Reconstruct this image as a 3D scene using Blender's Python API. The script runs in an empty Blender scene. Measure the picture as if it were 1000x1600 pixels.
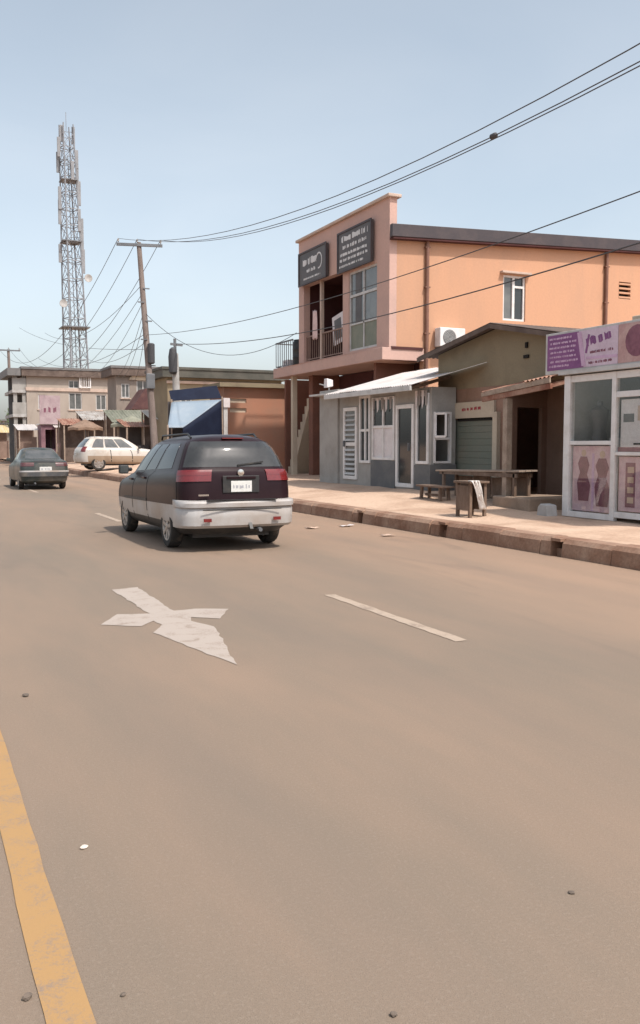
import bpy, bmesh, math, random
from mathutils import Vector, Matrix
random.seed(7)
R = math.radians
scn = bpy.context.scene
COL = scn.collection

# ------------------------------------------------------------------ camera
EYE = 1.6
YAW = R(25.0)                       # camera looks 25 deg right of the road
PITCH = math.atan(105 / 1400)
cam_d = bpy.data.cameras.new('camera')
cam = bpy.data.objects.new('camera', cam_d)
COL.objects.link(cam)
cam.location = (0, 0, EYE)
cam.rotation_euler = (R(90) - PITCH, 0, -YAW)
cam_d.sensor_fit = 'HORIZONTAL'
cam_d.sensor_width = 36
cam_d.lens = 36 * 1400 / 1000
cam_d.clip_end = 3000
scn.camera = cam

# ------------------------------------------------------------------ light
SUN_DIR = Vector((0.26, -0.58, 1.0)).normalized()      # towards the sun
SUN_EL = math.asin(SUN_DIR.z)
SUN_AZ = math.atan2(SUN_DIR.x, SUN_DIR.y)
w = bpy.data.worlds.new('World')
scn.world = w
w.use_nodes = True
nt = w.node_tree
bg = nt.nodes['Background']
sky = nt.nodes.new('ShaderNodeTexSky')
sky.sky_type = 'NISHITA'
sky.sun_disc = False
sky.sun_elevation = SUN_EL
sky.sun_rotation = SUN_AZ
sky.altitude = 100
sky.air_density = 1.0
sky.dust_density = 3.0
sky.ozone_density = 1.0
hs = nt.nodes.new('ShaderNodeHueSaturation')
hs.inputs['Saturation'].default_value = 0.50
hs.inputs['Hue'].default_value = 0.485
wtc = nt.nodes.new('ShaderNodeTexCoord'); wno = nt.nodes.new('ShaderNodeTexNoise')          # thin uneven veil of high cloud
wmp = nt.nodes.new('ShaderNodeMapping'); wmp.inputs['Scale'].default_value = (1, 1, 2.6)
nt.links.new(wtc.outputs['Generated'], wmp.inputs[0]); nt.links.new(wmp.outputs[0], wno.inputs['Vector'])
wno.inputs['Scale'].default_value = 2.2; wno.inputs['Detail'].default_value = 5; wno.inputs['Roughness'].default_value = .5; wno.inputs['Distortion'].default_value = .6
wmr = nt.nodes.new('ShaderNodeMapRange'); wmr.inputs['From Min'].default_value = .3; wmr.inputs['From Max'].default_value = .7
wmr.inputs['To Min'].default_value = .97; wmr.inputs['To Max'].default_value = 1.03
nt.links.new(wno.outputs['Fac'], wmr.inputs['Value']); nt.links.new(wmr.outputs[0], hs.inputs['Value'])
wms = nt.nodes.new('ShaderNodeMapRange'); wms.inputs['From Min'].default_value = .3; wms.inputs['From Max'].default_value = .7
wms.inputs['To Min'].default_value = .56; wms.inputs['To Max'].default_value = .46
nt.links.new(wno.outputs['Fac'], wms.inputs['Value']); nt.links.new(wms.outputs[0], hs.inputs['Saturation'])
nt.links.new(sky.outputs[0], hs.inputs['Color'])
nt.links.new(hs.outputs[0], bg.inputs['Color'])
bg.inputs['Strength'].default_value = 0.15
sun_d = bpy.data.lights.new('sun', 'SUN')
sun = bpy.data.objects.new('sun', sun_d)
COL.objects.link(sun)
sun.rotation_euler = SUN_DIR.to_track_quat('Z', 'Y').to_euler()
sun_d.energy = 2.9
sun_d.angle = R(2.0)
sun_d.color = (1.0, 0.93, 0.84)
vs = scn.view_settings
vs.view_transform = 'Standard'
vs.look = 'None'
vs.gamma = 1
vs.use_curve_mapping = False
vs.exposure = 0.55
scn.cycles.max_bounces = 8

# ------------------------------------------------------------------ authoring helpers
_f = Vector((math.sin(YAW) * math.cos(PITCH), math.cos(YAW) * math.cos(PITCH), -math.sin(PITCH)))
_r = Vector((math.cos(YAW), -math.sin(YAW), 0))
_u = _r.cross(_f)
def _ray(px, py): return _f + _r * ((px - 500) / 1400) + _u * ((800 - py) / 1400)
def on_x(px, py, X): d = _ray(px, py); return Vector((0, 0, EYE)) + d * (X / d.x)
def on_y(px, py, Y): d = _ray(px, py); return Vector((0, 0, EYE)) + d * (Y / d.y)
def on_z(px, py, Z=0.0): d = _ray(px, py); return Vector((0, 0, EYE)) + d * ((Z - EYE) / d.z)

def sstep(a, b, t):
    t = max(0.0, min(1.0, (t - a) / (b - a)))
    return t * t * (3 - 2 * t)
def ground(x, y):
    """height of the raised verge right of the kerb"""
    k = max(0.0, min(1.0, (x - 8.8) / 2.8))
    return 0.255 + k * (0.05 + 0.17 * sstep(12.5, 19, y))

ROOTLOC = {}
def put(o, label=None, cat=None, group=None, kind=None):
    if label: o['label'] = label
    if cat: o['category'] = cat
    if group: o['group'] = group
    if kind: o['kind'] = kind
    return o
def thing(name, label, cat, loc=(0, 0, 0), rz=0.0, group=None):
    o = bpy.data.objects.new(name, None)
    o.empty_display_size = 0.2
    COL.objects.link(o)
    o.location = loc
    o.rotation_euler = (0, 0, rz)
    ROOTLOC[o.name] = Vector(loc)
    return put(o, label, cat, group)
def root_of(o):
    while o.parent: o = o.parent
    return o

class MB:
    def __init__(s): s.v = []; s.f = []; s.m = []
    def add(s, vs, fs, m=0):
        b = len(s.v)
        s.v += [Vector(p) for p in vs]
        s.f += [tuple(b + i for i in f) for f in fs]
        s.m += [m] * len(fs)
        return s
    def box(s, x0, x1, y0, y1, z0, z1, m=0):
        if x0 > x1: x0, x1 = x1, x0
        if y0 > y1: y0, y1 = y1, y0
        if z0 > z1: z0, z1 = z1, z0
        return s.add([(x0, y0, z0), (x1, y0, z0), (x1, y1, z0), (x0, y1, z0), (x0, y0, z1), (x1, y0, z1), (x1, y1, z1), (x0, y1, z1)],
              [(3, 2, 1, 0), (4, 5, 6, 7), (0, 1, 5, 4), (1, 2, 6, 5), (2, 3, 7, 6), (3, 0, 4, 7)], m)
    def obox(s, c, ux, uy, uz, m=0):
        c, ux, uy, uz = map(Vector, (c, ux, uy, uz))
        p = [c + ux * a + uy * b + uz * d for d in (-1, 1) for (a, b) in ((-1, -1), (1, -1), (1, 1), (-1, 1))]
        return s.add(p, [(3, 2, 1, 0), (4, 5, 6, 7), (0, 1, 5, 4), (1, 2, 6, 5), (2, 3, 7, 6), (3, 0, 4, 7)], m)
    def bar(s, a, b, wd, th, upv=(0, 0, 1), m=0):
        a, b = Vector(a), Vector(b); d = b - a
        n = d.normalized(); sd = n.cross(Vector(upv))
        if sd.length < 1e-4: sd = n.cross(Vector((1, 0, 0)))
        sd.normalize(); t = sd.cross(n)
        return s.obox((a + b) / 2, d / 2, sd * wd / 2, t * th / 2, m)
    def tube(s, pts, r, n=8, m=0, cap=True):
        pts = [Vector(p) for p in pts]; rs = r if isinstance(r, (list, tuple)) else [r] * len(pts)
        base = len(s.v); prev = None
        for i, p in enumerate(pts):
            d = (pts[min(i + 1, len(pts) - 1)] - pts[max(i - 1, 0)]).normalized()
            ref = Vector((0, 0, 1)) if abs(d.z) < .95 else Vector((1, 0, 0))
            a = d.cross(ref).normalized()
            if prev is not None and a.dot(prev) < 0: a = -a
            prev = a; b = a.cross(d)
            for k in range(n):
                t = 2 * math.pi * k / n
                s.v.append(p + (a * math.cos(t) + b * math.sin(t)) * rs[i])
        for i in range(len(pts) - 1):
            for k in range(n):
                k2 = (k + 1) % n
                s.f.append((base + i * n + k, base + i * n + k2, base + (i + 1) * n + k2, base + (i + 1) * n + k)); s.m.append(m)
        if cap:
            s.f.append(tuple(base + k for k in range(n - 1, -1, -1))); s.m.append(m)
            e = base + (len(pts) - 1) * n
            s.f.append(tuple(e + k for k in range(n))); s.m.append(m)
        return s
    def lathe(s, prof, n=24, axis='z', c=(0, 0, 0), m=0, closed=False):
        """prof: (radius, height) list"""
        base = len(s.v); c = Vector(c)
        for (r, h) in prof:
            for k in range(n):
                t = 2 * math.pi * k / n; a, b = r * math.cos(t), r * math.sin(t)
                s.v.append(c + (Vector((a, b, h)) if axis == 'z' else Vector((h, a, b)) if axis == 'x' else Vector((b, h, a))))
        L = len(prof)
        for i in range(L if closed else L - 1):
            j = (i + 1) % L
            for k in range(n):
                k2 = (k + 1) % n
                s.f.append((base + i * n + k, base + i * n + k2, base + j * n + k2, base + j * n + k)); s.m.append(m)
        if not closed:
            s.f.append(tuple(base + k for k in range(n - 1, -1, -1))); s.m.append(m)
            e = base + (L - 1) * n
            s.f.append(tuple(e + k for k in range(n))); s.m.append(m)
        return s
    def prism(s, poly, axis, a, b, m=0):
        """poly of 2D points extruded along axis from a to b"""
        n = len(poly)
        def P(p, t): return (t, p[0], p[1]) if axis == 'x' else (p[0], t, p[1]) if axis == 'y' else (p[0], p[1], t)
        vs = [P(p, a) for p in poly] + [P(p, b) for p in poly]
        fs = [tuple(range(n - 1, -1, -1)), tuple(range(n, 2 * n))]
        fs += [(i, (i + 1) % n, n + (i + 1) % n, n + i) for i in range(n)]
        return s.add(vs, fs, m)
    def wall(s, axis, a, b, s0, s1, z0, z1, holes=(), m=0):
        """slab between planes a and b (x or y), with rectangular openings (s0,s1,z0,z1)"""
        S = sorted({s0, s1, *[min(max(h[i], s0), s1) for h in holes for i in (0, 1)]})
        Z = sorted({z0, z1, *[min(max(h[i], z0), z1) for h in holes for i in (2, 3)]})
        def solid(i, j):
            if i < 0 or j < 0 or i >= len(S) - 1 or j >= len(Z) - 1: return False
            cs, cz = (S[i] + S[i + 1]) / 2, (Z[j] + Z[j + 1]) / 2
            return not any(min(h[0], h[1]) < cs < max(h[0], h[1]) and h[2] < cz < h[3] for h in holes)
        def P(t, q, z): return (t, q, z) if axis == 'x' else (q, t, z)
        for i in range(len(S) - 1):
            for j in range(len(Z) - 1):
                if not solid(i, j): continue
                q0, q1, c0, c1 = S[i], S[i + 1], Z[j], Z[j + 1]
                for t in (a, b): s.add([P(t, q0, c0), P(t, q1, c0), P(t, q1, c1), P(t, q0, c1)], [(0, 1, 2, 3)], m)
                if not solid(i - 1, j): s.add([P(a, q0, c0), P(b, q0, c0), P(b, q0, c1), P(a, q0, c1)], [(0, 1, 2, 3)], m)
                if not solid(i + 1, j): s.add([P(a, q1, c0), P(b, q1, c0), P(b, q1, c1), P(a, q1, c1)], [(0, 1, 2, 3)], m)
                if not solid(i, j - 1): s.add([P(a, q0, c0), P(b, q0, c0), P(b, q1, c0), P(a, q1, c0)], [(0, 1, 2, 3)], m)
                if not solid(i, j + 1): s.add([P(a, q0, c1), P(b, q0, c1), P(b, q1, c1), P(a, q1, c1)], [(0, 1, 2, 3)], m)
        return s
    def sheet(s, o, u, v, nw=10, amp=.015, th=.004, m=0, seg=6):
        """corrugated sheet: origin o, waves repeat along u, v is the slope direction"""
        o, u, v = Vector(o), Vector(u), Vector(v)
        n = u.cross(v).normalized()
        if n.z < 0: n = -n
        N = nw * seg
        for k in (0, 1):
            for i in range(N + 1):
                h = amp * math.sin(2 * math.pi * i / seg)
                for t in (0, 1): s.v.append(o + u * (i / N) + v * t + n * (h - k * th))
        b = len(s.v) - 4 * (N + 1); h = 2 * (N + 1)
        for i in range(N):
            s.f.append((b + 2 * i, b + 2 * i + 2, b + 2 * i + 3, b + 2 * i + 1)); s.m.append(m)
            s.f.append((b + h + 2 * i, b + h + 2 * i + 1, b + h + 2 * i + 3, b + h + 2 * i + 2)); s.m.append(m)
            for t in (0, 1):
                s.f.append((b + 2 * i + t, b + 2 * i + 2 + t, b + h + 2 * i + 2 + t, b + h + 2 * i + t)); s.m.append(m)
        return s
    def mesh(s, name, mats, off=Vector((0, 0, 0)), smooth=False, weld=True):
        me = bpy.data.meshes.new(name)
        me.from_pydata([tuple(p - off) for p in s.v], [], s.f)
        for mt in (mats if isinstance(mats, (list, tuple)) else [mats]): me.materials.append(mt)
        me.polygons.foreach_set('material_index', s.m)
        bm = bmesh.new(); bm.from_mesh(me)
        if weld: bmesh.ops.remove_doubles(bm, verts=bm.verts, dist=1e-5)
        bmesh.ops.recalc_face_normals(bm, faces=bm.faces)
        bm.to_mesh(me); bm.free()
        if smooth:
            me.polygons.foreach_set('use_smooth', [True] * len(me.polygons))
            me.set_sharp_from_angle(angle=R(38))
        return me
    def build(s, name, mats, parent=None, smooth=False, bevel=0, local=False, weld=True):
        off = Vector((0, 0, 0))
        if parent is not None and not local: off = ROOTLOC.get(root_of(parent).name, off)
        o = bpy.data.objects.new(name, s.mesh(name, mats, off, smooth, weld))
        COL.objects.link(o)
        o.parent = parent
        if name in ('lettering', 'plate_print', 'bracing', 'mounting_arm'): o['kind'] = 'stuff'
        if bevel:
            md = o.modifiers.new('bevel', 'BEVEL'); md.width = bevel; md.segments = 2; md.limit_method = 'ANGLE'; md.angle_limit = R(50)
        return o

# ------------------------------------------------------------------ materials
MATS = {}
def node_noise(nt, vec, scale, detail=4, rough=.6, dist=0.0):
    n = nt.nodes.new('ShaderNodeTexNoise')
    n.inputs['Scale'].default_value = scale; n.inputs['Detail'].default_value = detail
    n.inputs['Roughness'].default_value = rough; n.inputs['Distortion'].default_value = dist
    nt.links.new(vec, n.inputs['Vector'])
    return n.outputs['Fac']
def ramp(nt, fac, a, b):
    n = nt.nodes.new('ShaderNodeMapRange')
    n.inputs['From Min'].default_value = a; n.inputs['From Max'].default_value = b
    n.clamp = True
    nt.links.new(fac, n.inputs['Value'])
    return n.outputs[0]
def mixc(nt, fac, a, b):
    n = nt.nodes.new('ShaderNodeMix'); n.data_type = 'RGBA'
    for sock, val in ((n.inputs[0], fac), (n.inputs[6], a), (n.inputs[7], b)):
        if isinstance(val, (int, float)): sock.default_value = val
        elif isinstance(val, tuple): sock.default_value = (*val[:3], 1)
        else: nt.links.new(val, sock)
    return n.outputs[2]
def mathn(nt, op, a, b=0.0):
    n = nt.nodes.new('ShaderNodeMath'); n.operation = op
    for sock, val in ((n.inputs[0], a), (n.inputs[1], b)):
        if isinstance(val, (int, float)): sock.default_value = val
        else: nt.links.new(val, sock)
    return n.outputs[0]
def M(name, col, rough=.8, col2=None, scale=1.2, lo=.4, hi=.65, var=.12, fine=25, bump=.15, metal=0.0, streak=None, coat=0.0, spec=.5, emit=None, world=True):
    """base colour with patches of col2 (dust, stain, worn paint), fine variation and relief"""
    if name in MATS: return MATS[name]
    m = bpy.data.materials.new(name); m.use_nodes = True; MATS[name] = m
    nt = m.node_tree; p = nt.nodes['Principled BSDF']
    if world: vec = nt.nodes.new('ShaderNodeNewGeometry').outputs['Position']
    else: vec = nt.nodes.new('ShaderNodeTexCoord').outputs['Object']
    if streak:
        mp = nt.nodes.new('ShaderNodeMapping'); mp.inputs['Scale'].default_value = streak
        nt.links.new(vec, mp.inputs['Vector']); pv = mp.outputs[0]
    else: pv = vec
    c = tuple(col)
    if col2: c = mixc(nt, ramp(nt, node_noise(nt, pv, scale, 5, .62, .3), lo, hi), c, tuple(col2))
    fn = node_noise(nt, vec, fine, 3, .7)
    if var:
        k = ramp(nt, fn, .25, .75)
        n = nt.nodes.new('ShaderNodeHueSaturation')
        nt.links.new(mathn(nt, 'ADD', mathn(nt, 'MULTIPLY', k, 2 * var), 1 - var), n.inputs['Value'])
        if isinstance(c, tuple): n.inputs['Color'].default_value = (*c, 1)
        else: nt.links.new(c, n.inputs['Color'])
        c = n.outputs[0]
    if isinstance(c, tuple): p.inputs['Base Color'].default_value = (*c, 1)
    else: nt.links.new(c, p.inputs['Base Color'])
    p.inputs['Roughness'].default_value = rough
    p.inputs['Metallic'].default_value = metal
    p.inputs['Coat Weight'].default_value = coat
    p.inputs['Coat Roughness'].default_value = .06
    p.inputs['Specular IOR Level'].default_value = spec
    if bump:
        b = nt.nodes.new('ShaderNodeBump'); b.inputs['Strength'].default_value = bump; b.inputs['Distance'].default_value = .01
        nt.links.new(fn, b.inputs['Height']); nt.links.new(b.outputs[0], p.inputs['Normal'])
    return m

def road_material():
    m = bpy.data.materials.new('dusty_asphalt'); m.use_nodes = True
    nt = m.node_tree; p = nt.nodes['Principled BSDF']
    pos = nt.nodes.new('ShaderNodeNewGeometry').outputs['Position']
    sep = nt.nodes.new('ShaderNodeSeparateXYZ'); nt.links.new(pos, sep.inputs[0])
    mp = nt.nodes.new('ShaderNodeMapping'); mp.inputs['Scale'].default_value = (1.0, .22, 1)
    nt.links.new(pos, mp.inputs[0])
    big = node_noise(nt, mp.outputs[0], .55, 4, .55, .4)
    mid = node_noise(nt, mp.outputs[0], 2.3, 5, .65, .2)
    fine = node_noise(nt, pos, 70, 3, .75)
    grain = node_noise(nt, pos, 260, 2, .7)
    dust_edge = ramp(nt, sep.outputs[0], 4.6, 8.4)               # wind and tyres leave the laterite along the kerb
    d = mathn(nt, 'ADD', mathn(nt, 'MULTIPLY', dust_edge, .42), mathn(nt, 'ADD', mathn(nt, 'MULTIPLY', big, .75), mathn(nt, 'MULTIPLY', mid, .30)))
    dust = ramp(nt, d, .30, .95)
    c = mixc(nt, dust, (.174, .141, .109), (.322, .213, .147))
    c = mixc(nt, mathn(nt, 'MULTIPLY', ramp(nt, grain, .50, .70), .55), c, (.08, .066, .056))
    c = mixc(nt, mathn(nt, 'MULTIPLY', ramp(nt, fine, .52, .75), .38), c, (.30, .25, .205))
    stain = ramp(nt, node_noise(nt, mp.outputs[0], 1.1, 3, .5, 1.0), .63, .72)
    c = mixc(nt, mathn(nt, 'MULTIPLY', stain, .22), c, (.10, .083, .07))
    # tyre-polished tracks in both lanes, cleared of dust
    tw = mathn(nt, 'ABSOLUTE', mathn(nt, 'SINE', mathn(nt, 'MULTIPLY', mathn(nt, 'ADD', sep.outputs[0], -.35), math.pi / 1.83)))
    tk = mathn(nt, 'MULTIPLY', ramp(nt, tw, .75, 1.0), ramp(nt, node_noise(nt, mp.outputs[0], .8, 3, .5), .35, .65))
    c = mixc(nt, mathn(nt, 'MULTIPLY', tk, .22), c, (.125, .108, .095))
    nt.links.new(c, p.inputs['Base Color'])
    p.inputs['Roughness'].default_value = .82
    p.inputs['Specular IOR Level'].default_value = .35
    b = nt.nodes.new('ShaderNodeBump'); b.inputs['Strength'].default_value = .35; b.inputs['Distance'].default_value = .006
    nt.links.new(mathn(nt, 'ADD', grain, fine), b.inputs['Height']); nt.links.new(b.outputs[0], p.inputs['Normal'])
    return m
def paint_material(name, col, wear):
    m = bpy.data.materials.new(name); m.use_nodes = True
    nt = m.node_tree; p = nt.nodes['Principled BSDF']
    pos = nt.nodes.new('ShaderNodeNewGeometry').outputs['Position']
    n1 = node_noise(nt, pos, 5, 6, .7, .5); n2 = node_noise(nt, pos, 90, 3, .8)
    k = ramp(nt, mathn(nt, 'ADD', mathn(nt, 'MULTIPLY', n1, .6), mathn(nt, 'MULTIPLY', n2, .4)), wear, wear + .13)
    c = mixc(nt, k, tuple(col), (.22, .165, .128))
    nt.links.new(c, p.inputs['Base Color']); p.inputs['Roughness'].default_value = .75
    b = nt.nodes.new('ShaderNodeBump'); b.inputs['Strength'].default_value = .3; b.inputs['Distance'].default_value = .004
    nt.links.new(n2, b.inputs['Height']); nt.links.new(b.outputs[0], p.inputs['Normal'])
    return m

m_road = road_material()
m_white_line = paint_material('worn_white_paint', (.37, .29, .225), .50)
m_arrow = paint_material('worn_arrow_paint', (.36, .305, .265), .52)
m_yellow = paint_material('worn_yellow_paint', (.345, .205, .085), .50)
m_dirt = M('laterite_dirt', (.36, .235, .165), .95, (.45, .31, .225), .5, .35, .65, .14, 18, .5)
m_verge = M('dusty_verge', (.345, .22, .15), .95, (.52, .37, .272), .7, .30, .58, .16, 16, .5)
m_kerb = M('dirty_kerb_concrete', (.23, .125, .08), .92, (.34, .225, .16), 1.6, .4, .65, .2, 22, .5)
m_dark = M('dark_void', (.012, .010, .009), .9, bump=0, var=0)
m_orange = M('orange_plaster', (.53, .292, .180), .85, (.46, .268, .175), .9, .45, .75, .05, 14, .15, streak=(1, 1, .22))
m_pink = M('faded_pink_plaster', (.53, .345, .29), .85, (.47, .315, .27), .9, .4, .7, .06, 14, .15)
m_coping = M('coping_concrete', (.52, .40, .33), .85, (.40, .31, .26), 2, .4, .7, .08)
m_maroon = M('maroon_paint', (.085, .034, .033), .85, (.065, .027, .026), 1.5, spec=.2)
m_fascia = M('dark_fascia_board', (.045, .035, .040), .55, (.075, .055, .055), 1.0, .45, .7, .1)
m_pipe = M('brown_drainpipe', (.16, .075, .05), .6, (.22, .11, .075), 2)
m_alu = M('white_aluminium', (.70, .68, .67), .42, (.58, .55, .53), 3, .45, .7, .05, 40, .03)
m_alu_d = M('dusty_aluminium', (.50, .49, .48), .45, (.38, .36, .34), 3, .45, .7, .05, 40, .03)
m_glass = M('dark_window_glass', (.028, .032, .034), .06, bump=0, var=0, spec=.6)
m_glass_g = M('grey_window_glass', (.10, .105, .105), .12, (.16, .165, .16), 1.5, bump=0, var=0, spec=.6)
m_curtain = M('pale_curtain', (.32, .30, .29), .9, (.24, .215, .21), 3)
m_greenpanel = M('grey_green_panel', (.145, .16, .115), .5, (.19, .19, .14), 2)
m_signdark = M('charcoal_sign_face', (.060, .052, .052), .5, (.085, .072, .07), 2)
m_signwhite = M('white_sign_lettering', (.62, .62, .62), .6, bump=0, var=.05)
m_greywall = M('grey_painted_block', (.34, .325, .305), .85, (.26, .245, .225), 1.4, .4, .7, .07)
m_greydark = M('dark_grey_paint', (.105, .108, .112), .7, (.16, .155, .15), 1.8, .45, .7, .08)
m_zinc = M('bright_zinc_sheet', (.66, .62, .60), .42, (.50, .44, .40), 1.5, .5, .75, .06, 30, .05, metal=.25)
m_rust = M('rusty_sheet', (.20, .075, .045), .75, (.36, .22, .16), 3, .4, .65, .18)
m_olddark = M('old_dark_sheet', (.09, .062, .05), .8, (.15, .11, .09), 2)
m_brown = M('brown_render', (.215, .13, .09), .9, (.29, .175, .13), .9, .38, .66, .1)
m_olive = M('olive_render', (.25, .205, .135), .9, (.19, .15, .10), .9, .4, .7, .08)
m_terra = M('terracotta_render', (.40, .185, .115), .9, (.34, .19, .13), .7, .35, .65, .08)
m_shadeterra = M('shaded_terracotta', (.20, .088, .06), .9, (.15, .07, .05), .8)  # terracotta darkened in its colour to stand for shade below the slab
m_cream = M('cream_render', (.52, .44, .34), .88, (.43, .35, .27), .9, .4, .7, .07)
m_green = M('faded_green_shutter', (.145, .165, .135), .7, (.18, .175, .14), 1.4, .4, .7, .08)
m_timber = M('old_timber', (.13, .085, .06), .85, (.20, .14, .105), 5, .4, .65, .15, streak=(1, 1, .3))
m_timber_pale = M('pale_timber', (.36, .28, .22), .85, (.27, .20, .155), 5, .4, .65, .15)
m_pole = M('weathered_pole_wood', (.15, .115, .10), .9, (.24, .195, .175), 2.5, .4, .65, .15, streak=(1, 1, .2))
m_conc = M('pale_concrete', (.42, .41, .40), .9, (.33, .31, .29), 2, .4, .65, .08)
m_cement = M('brown_cement', (.255, .185, .135), .92, (.33, .245, .185), 2, .4, .65, .12)
m_wire = M('black_cable', (.05, .05, .055), .6, bump=0, var=0)
m_steel = M('galvanised_steel', (.17, .178, .19), .55, (.11, .115, .125), 1.0, .45, .7, .08, metal=.3)
m_steel_red = M('faded_red_steel', (.30, .22, .22), .5, (.35, .30, .30), 1.0, metal=.2)
m_purple = M('purple_print', (.17, .045, .17), .5, (.23, .075, .22), 3, bump=0)
m_lilac = M('lilac_print', (.56, .38, .54), .5, (.48, .31, .45), 3, bump=0)
m_white = M('white_print', (.66, .62, .62), .5, (.60, .54, .54), 3, bump=0)
m_pinkprint = M('pink_print', (.42, .25, .24), .5, (.50, .34, .32), 4, bump=0)
m_plum = M('plum_print', (.155, .045, .075), .5, (.24, .09, .13), 5, bump=0)
m_tan = M('tan_print', (.50, .36, .28), .6, bump=0)
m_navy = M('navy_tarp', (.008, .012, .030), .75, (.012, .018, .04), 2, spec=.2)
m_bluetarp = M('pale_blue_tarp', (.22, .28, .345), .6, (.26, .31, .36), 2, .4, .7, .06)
m_beige = M('beige_render', (.37, .315, .27), .88, (.31, .26, .22), .5, .4, .7, .06)
m_taupe = M('taupe_render', (.25, .21, .18), .88, (.20, .165, .14), .6, .4, .7, .07)
m_roofgrey = M('grey_roofing', (.13, .125, .125), .7, (.18, .17, .165), .8)
m_rubber = M('tyre_rubber', (.022, .021, .020), .85, (.10, .075, .055), 6, .5, .7, .1, world=False)
m_blackplastic = M('black_plastic', (.02, .02, .021), .5, (.05, .045, .04), 5, .5, .75, .05, world=False)
m_leaf = M('leaf_green', (.06, .095, .03), .7, (.10, .13, .05), 3, .35, .65, .25, 9, 0)
m_bark = M('bark', (.14, .10, .075), .95, (.2, .15, .11), 6)

# ------------------------------------------------------------------ ground, road, kerb, verge
g = MB(); g.add([(-900, -900, -.03), (900, -900, -.03), (900, 1500, -.03), (-900, 1500, -.03)], [(0, 1, 2, 3)])
put(g.build('ground', m_dirt), kind='structure')
rd = MB()
XS = [-1.6 + i * .53 for i in range(20)]; YS = [-30 + i * 4 for i in range(126)]
for i in range(len(XS) - 1):
    for j in range(len(YS) - 1):
        def zz(x): return .0 if x > -1.0 else -.022
        x0, x1, y0, y1 = XS[i], min(XS[i + 1], 8.6), YS[j], YS[j + 1]
        rd.add([(x0, y0, zz(x0)), (x1, y0, zz(x1)), (x1, y1, zz(x1)), (x0, y1, zz(x0))], [(0, 1, 2, 3)])
road = put(rd.build('road', m_road, smooth=True), kind='structure')
def ragged(poly, seed, amp=.009, step=.10):
    rr = random.Random(seed); out = []
    for (xa, ya), (xb, yb) in zip(poly, poly[1:] + poly[:1]):
        n = max(1, int(math.hypot(xb - xa, yb - ya) / step))
        for i in range(n):
            out.append((xa + (xb - xa) * i / n + rr.uniform(-amp, amp), ya + (yb - ya) * i / n + rr.uniform(-amp, amp)))
    return out
def strip(name, poly, mat, z=.004):
    poly = ragged(poly, int(poly[0][1] * 10)); b = MB(); b.add([(x, y, z) for x, y in poly], [tuple(range(len(poly)))])
    return b.build(name, mat, road, local=True)
rnd = random.Random(3)
el = MB()
ys = [-12 + .22 * i for i in range(640)]
ej = [(.322 + .010 * math.sin(yy * 1.7) + rnd.uniform(-.005, .005), .448 + .009 * math.sin(yy * 1.3 + 1) + rnd.uniform(-.005, .005)) for yy in ys]
for k in range(len(ys) - 1):
    el.add([(ej[k][0], ys[k], .004), (ej[k][1], ys[k], .004), (ej[k + 1][1], ys[k + 1], .004), (ej[k + 1][0], ys[k + 1], .004)], [(0, 1, 2, 3)])
el.build('edge_line', m_yellow, road, local=True)
for k in range(-1, 9):
    y0, x = 6.05 + 12.6 * k, 4.1
    strip('centre_line_dash', [(x - .06, y0), (x + .06, y0), (x + .06, y0 + 2.5), (x - .06, y0 + 2.5)], m_white_line)
ar = MB()
pa = ragged([(2.06, 9.86), (2.36, 9.93), (2.33, 8.34), (2.56, 8.36), (2.84, 8.22), (2.62, 7.78), (2.40, 7.96), (2.33, 7.80), (2.46, 7.46), (2.16, 6.08),
        (1.90, 7.44), (2.06, 7.74), (2.02, 7.94), (1.86, 7.74), (1.56, 7.97), (1.80, 8.40), (2.08, 8.30)], 17, .012)
ar.add([(x_, y_, .004) for x_, y_ in pa], [tuple(range(len(pa)))])
ar.build('lane_arrow', m_arrow, road, local=True)

kerb = MB()
kerb.box(8.62, 8.86, -30, 200, -.2, .10)
kb = put(kerb.build('kerb', m_kerb), kind='structure')
HOLES = [10.2, 13.2, 16.3]                                  # drain mouths through the kerb
rnd = random.Random(11)
y = -12.0
stones = []
while y < 78:
    L = 1.05 + rnd.uniform(-.05, .05)
    nxt = y + L
    hole = next((h for h in HOLES if y < h + .11 and nxt > h - .11), None)
    if hole:
        stones.append((y, hole - .11)); stones.append((hole + .11, max(nxt, hole + .35))); nxt = max(nxt, hole + .35)
    else: stones.append((y, nxt))
    y = nxt
for a, b_ in stones:
    if b_ - a < .1: continue
    dx, dz = rnd.uniform(-.012, .012), rnd.uniform(-.012, .010)
    s = MB(); s.prism([(8.49 + dx, -.05), (8.52 + dx, .20 + dz), (8.58 + dx, .262 + dz), (8.84, .268 + dz), (8.84, -.05)], 'y', a + .006, b_ - .006)
    s.build('kerb_stone', m_kerb, kb, local=True, bevel=.015)
for h in HOLES:
    s = MB(); s.box(8.50, 8.84, h - .108, h + .108, .215, .258)
    s.build('drain_lintel', m_kerb, kb, local=True)
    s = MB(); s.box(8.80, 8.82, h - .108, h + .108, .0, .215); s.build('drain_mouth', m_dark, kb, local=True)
pv = MB()
gx = [8.85, 9.1, 9.5, 10, 10.5, 11, 11.6, 12.5, 14, 18, 30, 90]; gy = [-30, 0, 4] + [6 + .8 * i for i in range(46)] + [46, 60, 90, 140, 300]
rnd = random.Random(5)
H = {(i, j): ground(x, yy) + (rnd.uniform(-.02, .02) if 0 < i < 8 else 0) for i, x in enumerate(gx) for j, yy in enumerate(gy)}
for i in range(len(gx) - 1):
    for j in range(len(gy) - 1):
        pv.add([(gx[i], gy[j], H[i, j]), (gx[i + 1], gy[j], H[i + 1, j]), (gx[i + 1], gy[j + 1], H[i + 1, j + 1]), (gx[i], gy[j + 1], H[i, j + 1])], [(0, 1, 2, 3)])
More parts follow.
